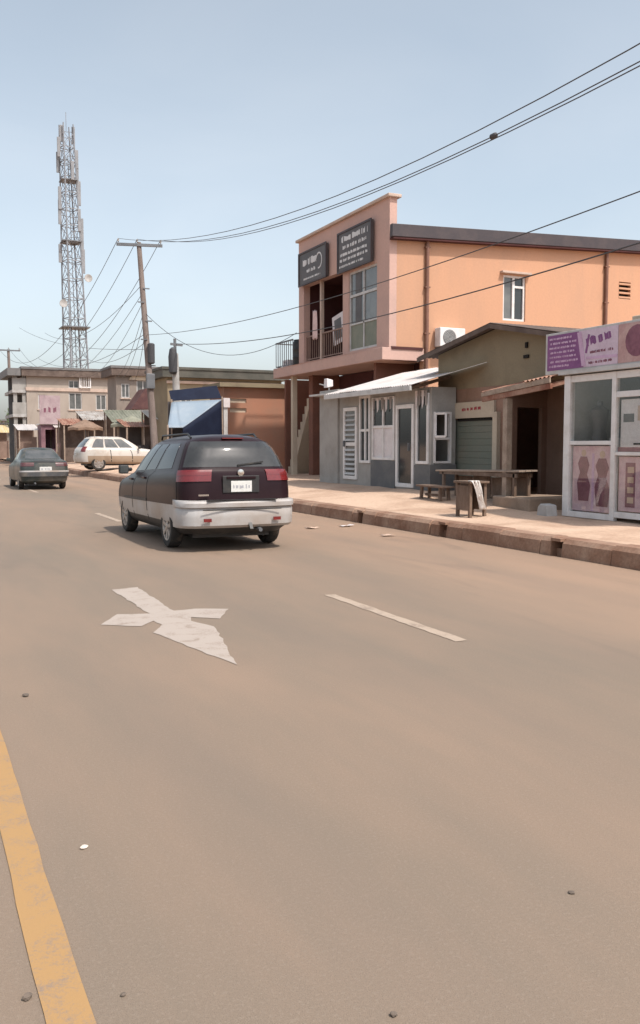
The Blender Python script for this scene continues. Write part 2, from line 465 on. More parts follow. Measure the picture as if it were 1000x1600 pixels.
put(pv.build('pavement', m_verge, smooth=True), kind='structure')
# E2
# ------------------------------------------------------------------ lettering (unreadable at this size: strokes only)
def strokes(mb, o, u, v, W, Hh, n, rr, n_out, bold=.22):
    """a row of worn print that cannot be read: word-long smears with ragged edges, W wide and Hh high"""
    o, u, v, q = Vector(o), Vector(u).normalized(), Vector(v).normalized(), Vector(n_out)
    x = 0.0
    while x < W * .96:
        L = min(W - x, Hh * rr.uniform(1.0, 3.2)); k = max(3, int(L / (Hh * .28)))
        lo = [Hh * rr.uniform(.0, .22) for _ in range(k + 1)]; hi = [Hh * rr.uniform(.66, 1.0) for _ in range(k + 1)]
        for i in range(k):
            if rr.random() < .16: continue
            a, b = x + L * i / k, x + L * (i + .80 + .2 * rr.random()) / k
            P = [o + u * a + v * lo[i], o + u * b + v * lo[i + 1], o + u * b + v * hi[i + 1], o + u * a + v * hi[i]]
            mb.add([p + q for p in P] + P, [(0, 1, 2, 3), (0, 4, 5, 1), (1, 5, 6, 2), (2, 6, 7, 3), (3, 7, 4, 0)])
        x += L + Hh * rr.uniform(.25, .5)

def frame_yz(mb, x0, x1, ya, yb, z0, z1, t):
    """rectangular frame ring standing in a wall that faces the road"""
    if ya > yb: ya, yb = yb, ya
    mb.box(x0, x1, ya, ya + t, z0, z1); mb.box(x0, x1, yb - t, yb, z0, z1)
    mb.box(x0, x1, ya + t, yb - t, z0, z0 + t); mb.box(x0, x1, ya + t, yb - t, z1 - t, z1)
def frame_xz(mb, y0, y1, xa, xb, z0, z1, t):
    mb.box(xa, xa + t, y0, y1, z0, z1); mb.box(xb - t, xb, y0, y1, z0, z1)
    mb.box(xa + t, xb - t, y0, y1, z0, z0 + t); mb.box(xa + t, xb - t, y0, y1, z1 - t, z1)

# ------------------------------------------------------------------ orange two-storey building
ob = thing('orange_building', 'two-storey orange building with slanted dark fascia and tall front parapet', 'building', (13.5, 24, 0))
WIN = (24.78, 26.72, 4.66, 7.22); BAL = (27.15, 30.35, 4.62, 7.36)
b = MB(); b.wall('x', 13.5, 13.75, 24.0, 30.8, 4.55, 9.0, [WIN, BAL]); b.build('front_wall', m_pink, ob)
b = MB(); b.box(13.40, 13.86, 23.9, 30.9, 9.0, 9.10); b.build('coping', m_coping, ob, bevel=.02)
b = MB(); b.wall('y', 24.0, 24.22, 13.752, 27.5, 0.1, 7.95, [(17.68, 18.57, 5.60, 7.05), (22.52, 23.05, 6.62, 7.19), (13.752, 14.72, .1, 4.17)])
b.add([(13.752, 24.0, 7.95), (27.5, 24.0, 7.95), (27.5, 24.0, 8.42), (13.752, 24.0, 7.96)], [(0, 1, 2, 3)])
b.build('side_wall', m_orange, ob)
b = MB(); b.wall('y', 30.45, 30.8, 13.9, 27.2, .1, 4.17); b.build('ground_floor_wall', m_shadeterra, ob)  # shade under the slab put into this wall's darker colour
b = MB(); b.wall('y', 30.55, 30.8, 13.752, 27.5, 4.55, 8.0); b.wall('x', 27.3, 27.5, 24.22, 30.55, .1, 8.3); b.build('rear_wall', m_orange, ob)
b = MB()                                            # roof rising to the back behind the fascia
b.add([(13.76, 23.92, 8.05), (28, 23.92, 8.62), (28, 30.9, 8.62), (13.76, 30.9, 8.05), (13.76, 23.92, 8.10), (28, 23.92, 8.67), (28, 30.9, 8.67), (13.76, 30.9, 8.10)],
      [(3, 2, 1, 0), (4, 5, 6, 7), (0, 1, 5, 4), (1, 2, 6, 5), (2, 3, 7, 6), (3, 0, 4, 7)])
rf = b.build('roof', m_olddark, ob)
b = MB(); b.prism([(13.45, 7.80), (28, 8.43), (28, 8.80), (13.45, 8.17)], 'y', 23.74, 23.90); b.build('fascia_board', m_fascia, rf, bevel=.01)
b = MB(); b.prism([(13.5, 7.74), (28, 8.38), (28, 8.425), (13.5, 7.795)], 'y', 23.76, 23.995); b.build('soffit', m_maroon, rf)
b = MB(); b.box(13.24, 14.72, 23.96, 30.85, 4.17, 4.545); b.box(13.24, 15.2, 30.85, 32.7, 4.17, 4.545); b.box(14.72, 27.2, 24.3, 30.5, 4.2, 4.5); b.build('floor_slab', m_pink, ob, bevel=.015)
b = MB(); b.box(13.56, 14.66, 23.93, 23.995, 4.50, 4.58); b.build('slab_trim', m_maroon, ob)
# recessed loggia and window
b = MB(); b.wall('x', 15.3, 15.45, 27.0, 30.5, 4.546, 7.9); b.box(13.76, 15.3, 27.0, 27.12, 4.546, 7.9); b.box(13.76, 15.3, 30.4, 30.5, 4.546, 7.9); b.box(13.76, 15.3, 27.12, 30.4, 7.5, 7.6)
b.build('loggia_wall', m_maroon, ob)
dr = MB(); dr.box(15.24, 15.29, 28.0, 28.9, 4.55, 6.7); dr.build('door', m_timber, ob)
b = MB(); b.box(13.56, 13.68, 28.98, 29.10, 4.62, 7.36); b.build('loggia_post', m_coping, ob, bevel=.01)
def railing(name, ya, yb, x, z0, z1, n, mat, parent):
    b = MB(); b.bar((x, ya, z1), (x, yb, z1), .05, .05); o = b.build(name, mat, parent)
    b = MB(); b.bar((x, ya, z0), (x, yb, z0), .035, .035); b.build('bottom_rail', mat, o)
    for i in range(n + 1):
        yy = ya + (yb - ya) * i / n
        c = MB(); c.bar((x, yy, z0), (x, yy, z1), .022, .022, (0, 1, 0)); c.build('baluster', mat, o)
    return o
m_rail = M('brown_rail_paint', (.20, .12, .09), .6, (.28, .18, .14), 3)
railing('railing', 27.2, 28.95, 13.6, 4.7, 5.52, 11, m_rail, ob)
railing('railing', 29.13, 30.3, 13.6, 4.7, 5.52, 7, m_rail, ob)
wn = MB(); frame_yz(wn, 13.54, 13.62, *WIN, .07); wn.box(13.54, 13.61, 25.70, 25.76, 4.73, 7.15); wn.box(13.53, 13.62, 24.85, 26.65, 6.40, 6.48); wn.box(13.54, 13.61, 24.85, 26.65, 5.5, 5.55)
win = wn.build('window', m_alu_d, ob)
for (ya, yb) in ((24.85, 25.70), (25.76, 26.65)):
    b = MB(); b.box(13.575, 13.583, ya, yb, 5.55, 6.40); b.build('pane', m_glass_g, win)
    b = MB(); b.box(13.575, 13.583, ya, yb, 6.48, 7.15); b.build('pane', m_glass_g, win)
    b = MB(); b.box(13.57, 13.59, ya, yb, 4.73, 5.5); b.build('infill_panel', m_greenpanel, win)
b = MB(); b.box(13.565, 13.573, 25.95, 26.35, 5.56, 7.14); b.build('curtain', m_signdark, win)
# side window, vent, pipes
wn = MB(); frame_xz(wn, 24.05, 24.13, 17.68, 18.57, 5.60, 7.05, .07); wn.box(18.07, 18.16, 24.04, 24.12, 5.67, 6.98); wn.box(18.16, 18.50, 24.05, 24.12, 6.66, 6.73)
win = wn.build('window', m_alu, ob)
b = MB(); b.box(17.75, 18.07, 24.09, 24.1, 5.67, 6.98); b.build('pane', m_glass_g, win)
b = MB(); b.box(18.16, 18.50, 24.10, 24.11, 5.67, 6.66); b.build('pane', m_glass, win)
b = MB(); b.box(18.16, 18.50, 24.10, 24.11, 6.73, 6.98); b.build('pane', m_glass, win)
b = MB(); b.box(17.55, 18.70, 23.85, 24.0, 7.08, 7.15); b.build('window_hood', m_coping, win, bevel=.01)
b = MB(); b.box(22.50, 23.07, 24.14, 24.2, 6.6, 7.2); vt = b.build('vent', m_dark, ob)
for k in range(4):
    c = MB(); c.box(22.52, 23.05, 23.99, 24.1, 6.64 + k * .15, 6.70 + k * .15); c.build('louvre', m_orange, vt)
for x, z0 in ((14.79, .3), (21.9, 4.2)):
    b = MB(); b.tube([(x, 23.93, z0), (x, 23.93, 7.85 + (x - 13.5) * .04)], .062, 10)
    p = b.build('drainpipe', m_pipe, ob, smooth=True)
    for zz in (5.0, 6.4, 7.6):
        c = MB(); c.box(x - .09, x + .09, 23.88, 23.995, zz, zz + .04); c.build('pipe_clip', m_pipe, p)
# ground floor under the slab
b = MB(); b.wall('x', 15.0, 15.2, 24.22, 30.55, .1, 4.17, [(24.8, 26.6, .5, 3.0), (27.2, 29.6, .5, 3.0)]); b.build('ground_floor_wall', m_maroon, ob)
for (ya, yb) in ((24.8, 26.6), (27.2, 29.6)):
    b = MB(); b.box(15.10, 15.14, ya, yb, .5, 3.0); sh = b.build('shop_shutter', m_maroon, ob)
    for k in range(9):
        c = MB(); c.box(15.07, 15.10, ya + .03, yb - .03, .55 + k * .27, .78 + k * .27); c.build('shutter_slat', m_maroon, sh)
b = MB(); b.box(13.42, 13.60, 31.2, 31.38, .1, 4.17); b.build('column', m_cream, ob)
b = MB(); b.wall('y', 25.0, 25.15, 13.6, 14.98, .1, 4.17); b.build('light_block_wall', m_shadeterra, ob)  # wall added to block daylight entering from the open side below the slab
b = MB(); b.wall('y', 33.0, 33.15, 13.9, 16.5, .1, 4.17); b.build('stair_wall', m_shadeterra, ob)
st = MB()
for k in range(10):
    st.box(13.95, 14.95, 32.9 - k * .2, 32.9 - (k + 1) * .2, .45 + k * .29, .45 + (k + 1) * .29 - .003)
st.prism([(32.9, .25), (30.86, 3.3), (30.86, 2.95), (32.5, .25)], 'x', 13.92, 14.98)
st.build('staircase', m_cream, ob)
# balcony at the far end
rl = railing('railing', 30.95, 32.6, 13.32, 4.6, 5.5, 8, m_steel, ob)
b = MB(); b.bar((13.32, 32.6, 5.5), (15.0, 32.6, 5.5), .04, .04); b.bar((13.32, 32.6, 4.6), (15.0, 32.6, 4.6), .03, .03); b.build('end_rail', m_steel, rl)

wt = thing('water_drum', 'black plastic water drum on the far balcony of the orange building', 'drum', (13.85, 31.35, 4.548))
b = MB(); b.lathe([(.30, 0), (.34, .04), (.34, .30), (.355, .33), (.34, .36), (.34, .62), (.355, .65), (.34, .68), (.33, .9), (.29, .96)], 20); b.build('barrel', m_blackplastic, wt, smooth=True, local=True)
b = MB(); b.lathe([(.30, .96), (.30, 1.0), (.08, 1.02)], 20); b.build('lid', m_blackplastic, wt, smooth=True, local=True)
cr = thing('white_crate', 'white plastic crate beside the black drum behind the balcony rail', 'crate', (13.7, 32.1, 4.548))
b = MB(); b.wall('x', -.2, -.18, -.25, .25, 0, .3, [(-.15, .15, .18, .24)]); b.wall('x', .18, .2, -.25, .25, 0, .3); b.box(-.18, .18, -.25, -.23, 0, .3); b.box(-.18, .18, .23, .25, 0, .3); b.box(-.18, .18, -.23, .23, 0, .02)
b.build('shell', m_white, cr, local=True)
# things on the loggia
fr = thing('framed_board', 'white framed board leaning askew in the loggia of the orange building', 'board', (13.75, 28.2, 4.6))
b = MB()
up = Vector((.05, .25, 1)).normalized(); sd = Vector((.15, -1, .25)).normalized(); nn = up.cross(sd)
b.obox((.1, -.02, 1.0), sd * .34, up * .52, nn * .015); b.build('panel', m_white, fr, local=True)
b = MB(); b.obox(Vector((.1, -.02, 1.0)) - nn * .02, sd * .2, up * .36, nn * .008); b.build('picture', m_greydark, fr, local=True)
b = MB(); b.bar((.15, .10, 0), (.12, .05, .55), .03, .03); b.bar((.15, -.15, 0), (.12, -.1, .5), .03, .03); b.build('prop', m_timber, fr, local=True)
cl = MB()
NN = 10
for i in range(NN + 1):
    for j in range(9):
        t = i / NN
        cl.v.append(Vector((13.46 + .02 * math.sin(j * 1.9 + 2 * t), 29.13 + .34 * j / 8 - .02 * t, 6.35 - 1.0 * t - .04 * math.sin(j * 1.3))))
for i in range(NN):
    for j in range(8): cl.f.append((i * 9 + j, i * 9 + j + 1, (i + 1) * 9 + j + 1, (i + 1) * 9 + j)); cl.m.append(0)
o = cl.build('hanging_cloth', M('pale_pink_cloth', (.66, .50, .48), .9, (.58, .42, .40), 6), smooth=True)
md = o.modifiers.new('solid', 'SOLIDIFY'); md.thickness = .01
put(o, 'pale pink cloth hanging beside the loggia post of the orange building', 'cloth')
# sign boards on the facade
def facade_sign(name, label, ya, yb, z0, z1, rows, seed):
    t = thing(name, label, 'sign', (13.38, (ya + yb) / 2, z0))
    b = MB(); b.box(13.36, 13.46, ya, yb, z0, z1); b.build('board', m_signdark, t, bevel=.01)
    b = MB(); frame_yz(b, 13.335, 13.37, ya - .03, yb + .03, z0 - .03, z1 + .03, .06); b.build('frame', m_fascia, t)
    for s_ in (ya + .2, yb - .2):
        b = MB(); b.box(13.46, 13.5, s_ - .05, s_ + .05, z0 + .1, z1 - .1); b.build('bracket', m_steel, t)
    rr = random.Random(seed)
    for (f0, f1, zb, hh, n, bold) in rows:
        W = (yb - ya); b = MB()
        strokes(b, (13.359, yb - W * f0, z0 + (z1 - z0) * zb), (0, -1, 0), (0, 0, 1), W * (f1 - f0), (z1 - z0) * hh, n, rr, (-.004, 0, 0), bold)
        b.build('lettering', m_signwhite, t, weld=False)
    return t
facade_sign('sign_board', 'larger charcoal sign with five rows of white lettering above the upstairs window', 24.92, 27.25, 7.28, 8.55,
            [(.12, .92, .73, .17, 8, .2), (.14, .90, .55, .11, 12, .34), (.07, .88, .38, .09, 13, .34), (.07, .90, .24, .09, 12, .36), (.05, .80, .10, .07, 14, .3)], 2)
facade_sign('sign_board', 'smaller charcoal sign with swirly white emblem above the open loggia', 28.17, 30.47, 7.36, 8.49,
            [(.12, .66, .56, .24, 5, .16), (.30, .62, .33, .12, 5, .36), (.18, .80, .12, .07, 10, .28)], 4)
em = MB(); 
for k in range(14):
    a = k / 13 * 4.6
    p0 = Vector((13.358, 28.75 + .24 * math.cos(a), 8.0 + .26 * math.sin(a))); a2 = (k + 1) / 13 * 4.6
    p1 = Vector((13.358, 28.75 + .24 * math.cos(a2), 8.0 + .26 * math.sin(a2)))
    em.bar(p0, p1, .05, .006, (1, 0, 0))
sg2 = [o for o in COL.objects if o.name == 'sign_board.001'][0]
em.build('emblem', m_signwhite, sg2)
# air conditioner on the side wall
ac = thing('air_conditioner', 'white air conditioner unit hung low on the orange side wall', 'air conditioner', (15.55, 23.8, 4.62))
b = MB(); b.box(-.46, .46, -.16, .16, 0, .58); b.build('casing', m_alu, ac, local=True, bevel=.02)
b = MB(); b.lathe([(.23, -.175), (.23, -.161), (.03, -.161)], 24, 'y', (-.12, 0, .29)); fg = b.build('fan_grille', m_greydark, ac, local=True, smooth=True)
for k in range(5):
    c = MB(); c.lathe([(.20 - .04 * k, -.183), (.21 - .04 * k, -.183), (.21 - .04 * k, -.176), (.20 - .04 * k, -.176)], 20, 'y', (-.12, 0, .29), closed=True); c.build('grille_ring', m_alu_d, fg, local=True)
b = MB(); b.box(-.4, -.36, -.15, .2, -.06, -.002); b.box(.36, .4, -.15, .2, -.06, -.002); b.build('bracket', m_steel, ac, local=True)

# ------------------------------------------------------------------ grey glazed kiosk with zinc canopy
gk = thing('grey_kiosk', 'grey roadside kiosk with white framed doors under a bright zinc canopy', 'kiosk', (11.6, 21, .4))
KD1 = (22.50, 23.34, .62, 2.66); KW1 = (21.72, 22.34, 1.1, 2.95); KB = (20.38, 21.60, 1.2, 2.86); KD2 = (19.40, 20.30, .52, 2.62); KW2 = (18.72, 19.30, 1.13, 2.86); KW3 = (11.72, 12.22, 1.15, 2.40)
b = MB(); b.wall('x', 11.6, 11.78, 23.66, 24.9, .1, 3.22); b.box(11.78, 12.36, 24.72, 24.9, .1, 3.22); b.build('end_wall', m_greywall, gk)
b = MB(); b.wall('x', 11.66, 11.78, 18.62, 23.658, .1, 3.0, [KD1, KW1, KB, KD2, KW2]); b.wall('y', 18.621, 18.72, 11.661, 12.36, .1, 3.0, [KW3]); b.box(12.28, 12.36, 18.72, 24.72, .1, 3.0)
b.build('wall', m_greywall, gk)
b = MB(); b.box(11.79, 12.28, 18.73, 24.7, .3, .42); b.build('floor', m_cement, gk)
b = MB(); b.box(11.625, 11.658, 20.34, 21.66, .45, 1.18); b.build('dado_panel', m_greydark, gk, bevel=.006)
b = MB(); b.box(11.625, 11.658, 18.63, 19.36, .45, 1.10); b.build('dado_panel', m_greydark, gk, bevel=.006)
def yz_window(hole, t, parent, name, mullions=(), rails=(), pane=m_glass, fm=m_alu, x=11.62, pane_over=None):
    ya, yb, z0, z1 = hole
    b = MB(); frame_yz(b, x, x + .09, ya, yb, z0, z1, t)
    for mu in mullions: b.box(x + .004, x + .086, mu - t / 2, mu + t / 2, z0 + t, z1 - t)
    yc = [ya + t] + [q for mu in mullions for q in (mu - t / 2, mu + t / 2)] + [yb - t]
    for rl_ in rails:
        for i in range(0, len(yc), 2): b.box(x + .006, x + .084, yc[i], yc[i + 1], rl_ - t / 2, rl_ + t / 2)
    o = b.build(name, fm, parent, bevel=.004)
    zc = [z0 + t] + [q for rl_ in rails for q in (rl_ - t / 2, rl_ + t / 2)] + [z1 - t]
    for i in range(0, len(yc), 2):
        for j in range(0, len(zc), 2):
            pm = pane_over(i // 2, j // 2) if pane_over else pane
            if pm is None: continue
            c = MB(); c.box(x + .042, x + .05, yc[i], yc[i + 1], zc[j], zc[j + 1]); c.build('pane', pm, o)
    return o
d1 = yz_window(KD1, .10, gk, 'door', (), (1.62,), m_glass_g)
for z0, z1 in ((.74, 1.55), (1.70, 2.54)):
    for k in range(6):
        zz = z0 + (z1 - z0) * (k + .3) / 6
        c = MB(); c.obox((11.625, 22.92, zz), (.022, 0, .03), (0, .31, 0), (-.003, 0, .002)); c.build('louvre', m_alu_d, d1)
b = MB(); b.box(11.56, 11.62, 23.20, 23.23, 1.55, 1.72); b.build('handle', m_steel, d1)
yz_window(KW1, .07, gk, 'window', (22.0,), (2.0,), m_glass)
yz_window(KB, .07, gk, 'window', (20.99,), (2.08,), None, pane_over=lambda i, j: m_white if j == 0 else m_glass)
for k in range(5):                                   # pale pennants hung along the top of the panes
    c = MB(); yy = 20.47 + k * .23; c.prism([(yy, 2.84), (yy + .13, 2.84), (yy + .10, 2.52 - .06 * (k % 2)), (yy + .02, 2.55)], 'x', 11.600, 11.608); c.build('pennant', m_white if k % 2 else m_curtain, gk)
for k in range(4):
    c = MB(); yy = 18.72 + k * .15; c.prism([(yy, 2.93), (yy + .12, 2.93), (yy + .09, 2.55 - .07 * (k % 2)), (yy + .02, 2.6)], 'x', 11.594, 11.602); c.build('pennant', m_white if k % 2 else m_curtain, gk)
d2 = yz_window(KD2, .10, gk, 'door', (), (), m_glass)
b = MB(); b.box(11.56, 11.62, 19.55, 19.58, 1.45, 1.65); b.build('handle', m_steel, d2)
yz_window(KW2, .07, gk, 'window', (), (), m_glass)
fw = MB(); frame_xz(fw, 18.58, 18.68, *KW3, .05); fw.box(11.77, 12.17, 18.585, 18.675, 1.72, 1.78); w3 = fw.build('window', m_alu, gk, bevel=.004)
o = MB(); c0 = Vector((11.74, 18.56, 1.80)); dv = Vector((.10, -.30, 0))
for a_, b_ in ((c0, c0 + dv), (c0 + Vector((0, 0, .55)), c0 + dv + Vector((0, 0, .55))), (c0, c0 + Vector((0, 0, .55))), (c0 + dv, c0 + dv + Vector((0, 0, .55)))):
    o.bar(a_, b_, .045, .04, (0.3, .9, .1))
o.build('open_sash', m_alu, w3)
b = MB(); b.box(11.6, 12.36, 18.57, 18.619, .45, 1.12); b.build('dado_panel', m_greydark, gk, bevel=.006)
# canopy: each zinc sheet a piece
ys = [18.75, 19.7, 20.65, 21.6, 22.55, 23.5]
for k in range(5):
    s = MB(); s.sheet((11.12, ys[k] - .03, 3.04 + .01 * (k % 2)), (0, ys[k + 1] - ys[k] + .06, 0), (2.55, 0, .70) if k else (1.22, 0, .335), 9, .016); s.build('roof_sheet', m_zinc, gk, smooth=True)
b = MB(); b.box(11.10, 11.16, 18.72, 23.55, 2.90, 3.02); b.build('eave_board', m_alu_d, gk, bevel=.006)
fl_ = MB(); fl_.add([(11.12, 18.74, 3.03), (12.33, 18.74, 3.37), (12.33, 17.32, 3.50), (11.12, 18.74, 3.04), (12.33, 18.74, 3.38), (12.33, 17.32, 3.51)], [(2, 1, 0), (3, 4, 5), (0, 1, 4, 3), (1, 2, 5, 4), (2, 0, 3, 5)]); fl_.build('roof_flap', m_zinc, gk)
for yy in (18.85, 20.4, 22.0, 23.4):
    b = MB(); b.bar((11.18, yy, 2.96), (12.34, yy, 3.28), .05, .08); b.build('rafter', m_timber, gk)
b = MB(); b.box(11.25, 11.75, 23.56, 24.9, 3.05, 3.10); b.build('side_eave', m_alu_d, gk)
fl = thing('floodlight', 'small white floodlight on top of the grey end wall', 'lamp', (11.7, 24.45, 3.222))
b = MB(); b.bar((0, 0, 0), (0, 0, .12), .03, .03, (0, 1, 0)); b.bar((0, 0, .12), (-.1, .45, .22), .025, .025); b.build('arm', m_alu_d, fl, local=True)
b = MB(); b.add([(-.12, -.13, .08), (-.12, .13, .08), (-.12, .10, .36), (-.12, -.10, .36), (.1, -.09, .12), (.1, .09, .12), (.1, .07, .32), (.1, -.07, .32)],
      [(0, 1, 2, 3), (7, 6, 5, 4), (0, 4, 5, 1), (1, 5, 6, 2), (2, 6, 7, 3), (3, 7, 4, 0)]); b.build('housing', m_white, fl, local=True, bevel=.02)

# ------------------------------------------------------------------ brown gabled shop with porch
bs = thing('gabled_shop', 'brown rendered shop with low gable, green shutter and open porch', 'shop', (12.4, 16.8, .35))
DOOR = (15.50, 16.34, .42, 2.52)
b = MB(); b.wall('x', 12.4, 12.58, 16.7, 19.5, .1, 2.95, [(17.05, 18.80, .82, 2.22)]); b.wall('x', 13.6, 13.75, 14.33, 16.82, .1, 2.95); b.wall('y', 16.701, 16.82, 12.58, 13.6, .1, 2.95, [(12.75, 13.45, .42, 2.45)]); b.box(12.58, 18, 14.15, 14.33, .1, 2.95); b.box(12.58, 18, 19.32, 19.5, .1, 2.95); b.box(17.85, 18, 14.33, 19.32, .1, 2.95)
b.build('wall', m_brown, bs)
b = MB(); b.prism([(14.15, 2.952), (19.5, 2.952), (19.5, 3.86), (16.84, 4.28), (14.15, 3.74)], 'x', 12.402, 12.578); b.build('gable', m_olive, bs)
b = MB(); b.prism([(14.15, 2.952), (19.5, 2.952), (19.5, 3.86), (16.84, 4.28), (14.15, 3.74)], 'x', 17.86, 17.99); b.build('gable', m_olive, bs)
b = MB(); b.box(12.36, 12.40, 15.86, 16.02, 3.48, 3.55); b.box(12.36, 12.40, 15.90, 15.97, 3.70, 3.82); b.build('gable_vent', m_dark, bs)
for k in range(6):
    x0 = 12.05 + k
    for (y0, z0, y1, z1) in ((16.84, 4.33, 19.95, 3.83), (16.84, 4.33, 13.75, 3.72)):
        s = MB(); s.sheet((x0, y0, z0), (1.03, 0, 0), (0, y1 - y0, z1 - z0), 8, .014); s.build('roof_sheet', m_olddark, bs, smooth=True)
b = MB(); b.bar((12.05, 16.84, 4.26), (12.05, 19.95, 3.76), .03, .10); b.bar((12.05, 16.84, 4.26), (12.05, 13.75, 3.65), .03, .10); b.build('barge_board', m_olddark, bs)
for ya_ in (18.82, 16.86):
    b = MB(); b.box(12.30, 12.40, ya_, ya_ + .17, .3, 2.35); b.build('pilaster', m_cream, bs)
b = MB(); b.box(12.34, 12.398, 17.03, 18.82, 2.24, 2.62); b.build('fascia_strip', m_cream, bs)
rr = random.Random(9); b = MB(); strokes(b, (12.338, 18.35, 2.40), (0, -1, .03), (0, 0, 1), .8, .09, 10, rr, (-.004, 0, 0), .4); b.build('lettering', M('red_lettering', (.30, .04, .05), .6, bump=0), bs, weld=False)
sh = MB(); sh.box(12.44, 12.47, 17.06, 18.79, .82, 2.20); sho = sh.build('shutter', m_green, bs)
for k in range(9):
    c = MB(); z0 = .835 + k * .152; c.box(12.428, 12.44, 17.07, 18.78, z0, z0 + .146); c.build('shutter_slat', m_green, sho, bevel=.006)
b = MB(); b.box(12.40, 12.45, 17.2, 18.6, 2.17, 2.24); b.build('shutter_rail', m_dark, sho)
b = MB(); b.box(12.4, 13.6, 14.33, 16.7, .2, .43); b.build('porch_floor', m_cement, bs)
b = MB(); b.box(12.402, 12.578, 14.15, 16.7, 2.80, 2.951); b.build('lintel', m_timber, bs)
b = MB(); b.box(12.58, 13.6, 14.34, 16.69, 2.90, 2.945); b.build('porch_ceiling', m_olddark, bs)
dd = MB(); dd.obox((12.80, 17.05, 1.43), (.03, .22, 0), (.02, -.003, 0), (0, 0, 1.0)); dd.build('door', m_timber, bs)
# porch roof and post
prc = [(11.15, 15.78, 2.70), (11.15, 13.62, 2.86)]
for k in range(3):
    t0, t1 = k / 3, (k + 1) / 3
    p0 = Vector(prc[0]).lerp(Vector(prc[1]), t0); p1 = Vector(prc[0]).lerp(Vector(prc[1]), t1 + .02)
    p0 += Vector(((-.05, .04, -.09)[k], 0, (.0, -.045, .02)[k])); s = MB(); s.sheet(p0, p1 - p0 + Vector((0, 0, (-.03, .02, .03)[k])), (1.3, 0, .30 + (.0, .045, -.02)[k]), 7, .018); s.build('porch_sheet', m_rust, bs, smooth=True)
b = MB(); b.bar((11.13, 15.8, 2.66), (11.13, 13.60, 2.82), .03, .10); b.build('porch_fascia', m_timber_pale, bs)
b = MB(); b.bar((11.16, 15.8, 2.55), (11.16, 13.60, 2.71), .05, .10); b.bar((11.16, 15.74, 2.55), (12.4, 15.74, 2.88), .05, .08); b.bar((11.16, 13.7, 2.71), (12.4, 13.7, 3.0), .05, .08); b.build('porch_beam', m_rust, bs)
b = MB(); b.box(11.16, 11.30, 14.96, 15.10, .25, 2.54); b.build('porch_post', m_timber_pale, bs, bevel=.008)
b = MB(); b.box(11.0, 12.398, 14.0, 15.2, .2, .56); b.box(11.5, 12.399, 15.2, 16.6, .2, .44); b.build('porch_step', m_cement, bs, bevel=.03)

tb = thing('long_table', 'long rough table with pale plank top standing before the green shutter', 'table', (11.35, 16.0, .38))
for k in range(3):
    c = MB(); c.obox((-.14 + .155 * k, .05, .66 + .004 * k), (.072, 0, 0), (0, 1.55, -.03), (0, 0, .017)); c.build('plank', m_timber_pale, tb, local=True, bevel=.004)
for sy in (-1.3, 1.3):
    for sx in (-.17, .17):
        c = MB(); c.bar((sx, sy, -.05), (sx, sy, .645), .06, .06, (0, 1, 0)); c.build('leg', m_timber, tb, local=True)
c = MB(); c.box(-.2, -.16, -1.4, 1.45, .56, .64); c.box(.16, .2, -1.4, 1.45, .56, .64); c.build('apron', m_timber, tb, local=True)
for k in range(4):
    c = MB(); c.obox((.21, -1.0 + .68 * k, .30), (.012, 0, 0), (0, .31, 0), (0, 0, .25 - .03 * (k % 2))); c.build('shade_board', m_timber, tb, local=True)  # dark boards added to stand for the shade under the table
bn = thing('low_bench', 'low dark wooden bench on the verge below the open kiosk window', 'bench', (10.75, 17.0, .36))
c = MB(); c.box(-.16, .16, -.55, .55, .30, .34); c.build('seat', m_timber, bn, local=True, bevel=.006)
for sy in (-.38, .38):
    for sx in (-.11, .11):
        c = MB(); c.bar((sx, sy * 1.05, -.05), (sx * .9, sy, .30), .06, .06, (0, 1, 0)); c.build('leg', m_timber, bn, local=True)
c = MB(); c.box(-.02, .02, -.38, .38, .1, .15); c.build('stretcher', m_timber, bn, local=True)
sd_ = thing('wooden_stand', 'dark boxy wooden stand at the edge of the verge', 'stand', (9.62, 13.95, .27))
for sx in (-.16, .16):
    for sy in (-.2, .2):
        c = MB(); c.bar((sx, sy, -.02), (sx, sy, .62), .055, .055, (0, 1, 0)); c.build('leg', m_timber, sd_, local=True)
c = MB(); c.box(-.22, .22, -.27, .27, .62, .66); c.build('top', m_timber, sd_, local=True, bevel=.006)
c = MB(); c.box(-.19, -.165, -.175, .175, .12, .58); c.box(.165, .19, -.175, .175, .12, .58); c.box(-.13, .13, .19, .21, .12, .58); c.build('side_panel', m_timber, sd_, local=True)
rg = MB(); NI, NJ = 14, 7
for i in range(NI + 1):
    t = i / NI
    for j in range(NJ):
        q = j / (NJ - 1) - .5
        wd = .20 * (1 - .45 * math.sin(t * 2.6)) 
        if t < .15: p = Vector((9.62 - .10 + q * wd, 13.95 - .18 - t * .65, .27 + .668 + .006))
        else: p = Vector((9.62 - .10 + q * wd + .22 * (t - .15), 13.95 - .278 - .03 * math.sin(j * 2 + t * 5), .27 + .668 - (t - .15) * .62))
        rg.v.append(p)
for i in range(NI):
    for j in range(NJ - 1): rg.f.append((i * NJ + j, i * NJ + j + 1, (i + 1) * NJ + j + 1, (i + 1) * NJ + j)); rg.m.append(0)
o = rg.build('white_rag', M('white_cloth', (.70, .67, .64), .9, (.55, .48, .44), 9, .5, .7), smooth=True)
o.modifiers.new('solid', 'SOLIDIFY').thickness = .012
put(o, 'white rag hanging off the front of the dark wooden stand', 'rag')
cb = MB(); cb.prism([(12.98, .28), (13.3, .28), (13.27, .46), (13.2, .52), (13.02, .50)], 'x', 10.62, 10.86)
put(cb.build('concrete_block', m_conc, bevel=.02), 'broken grey concrete block at the foot of the white kiosk post', 'block')

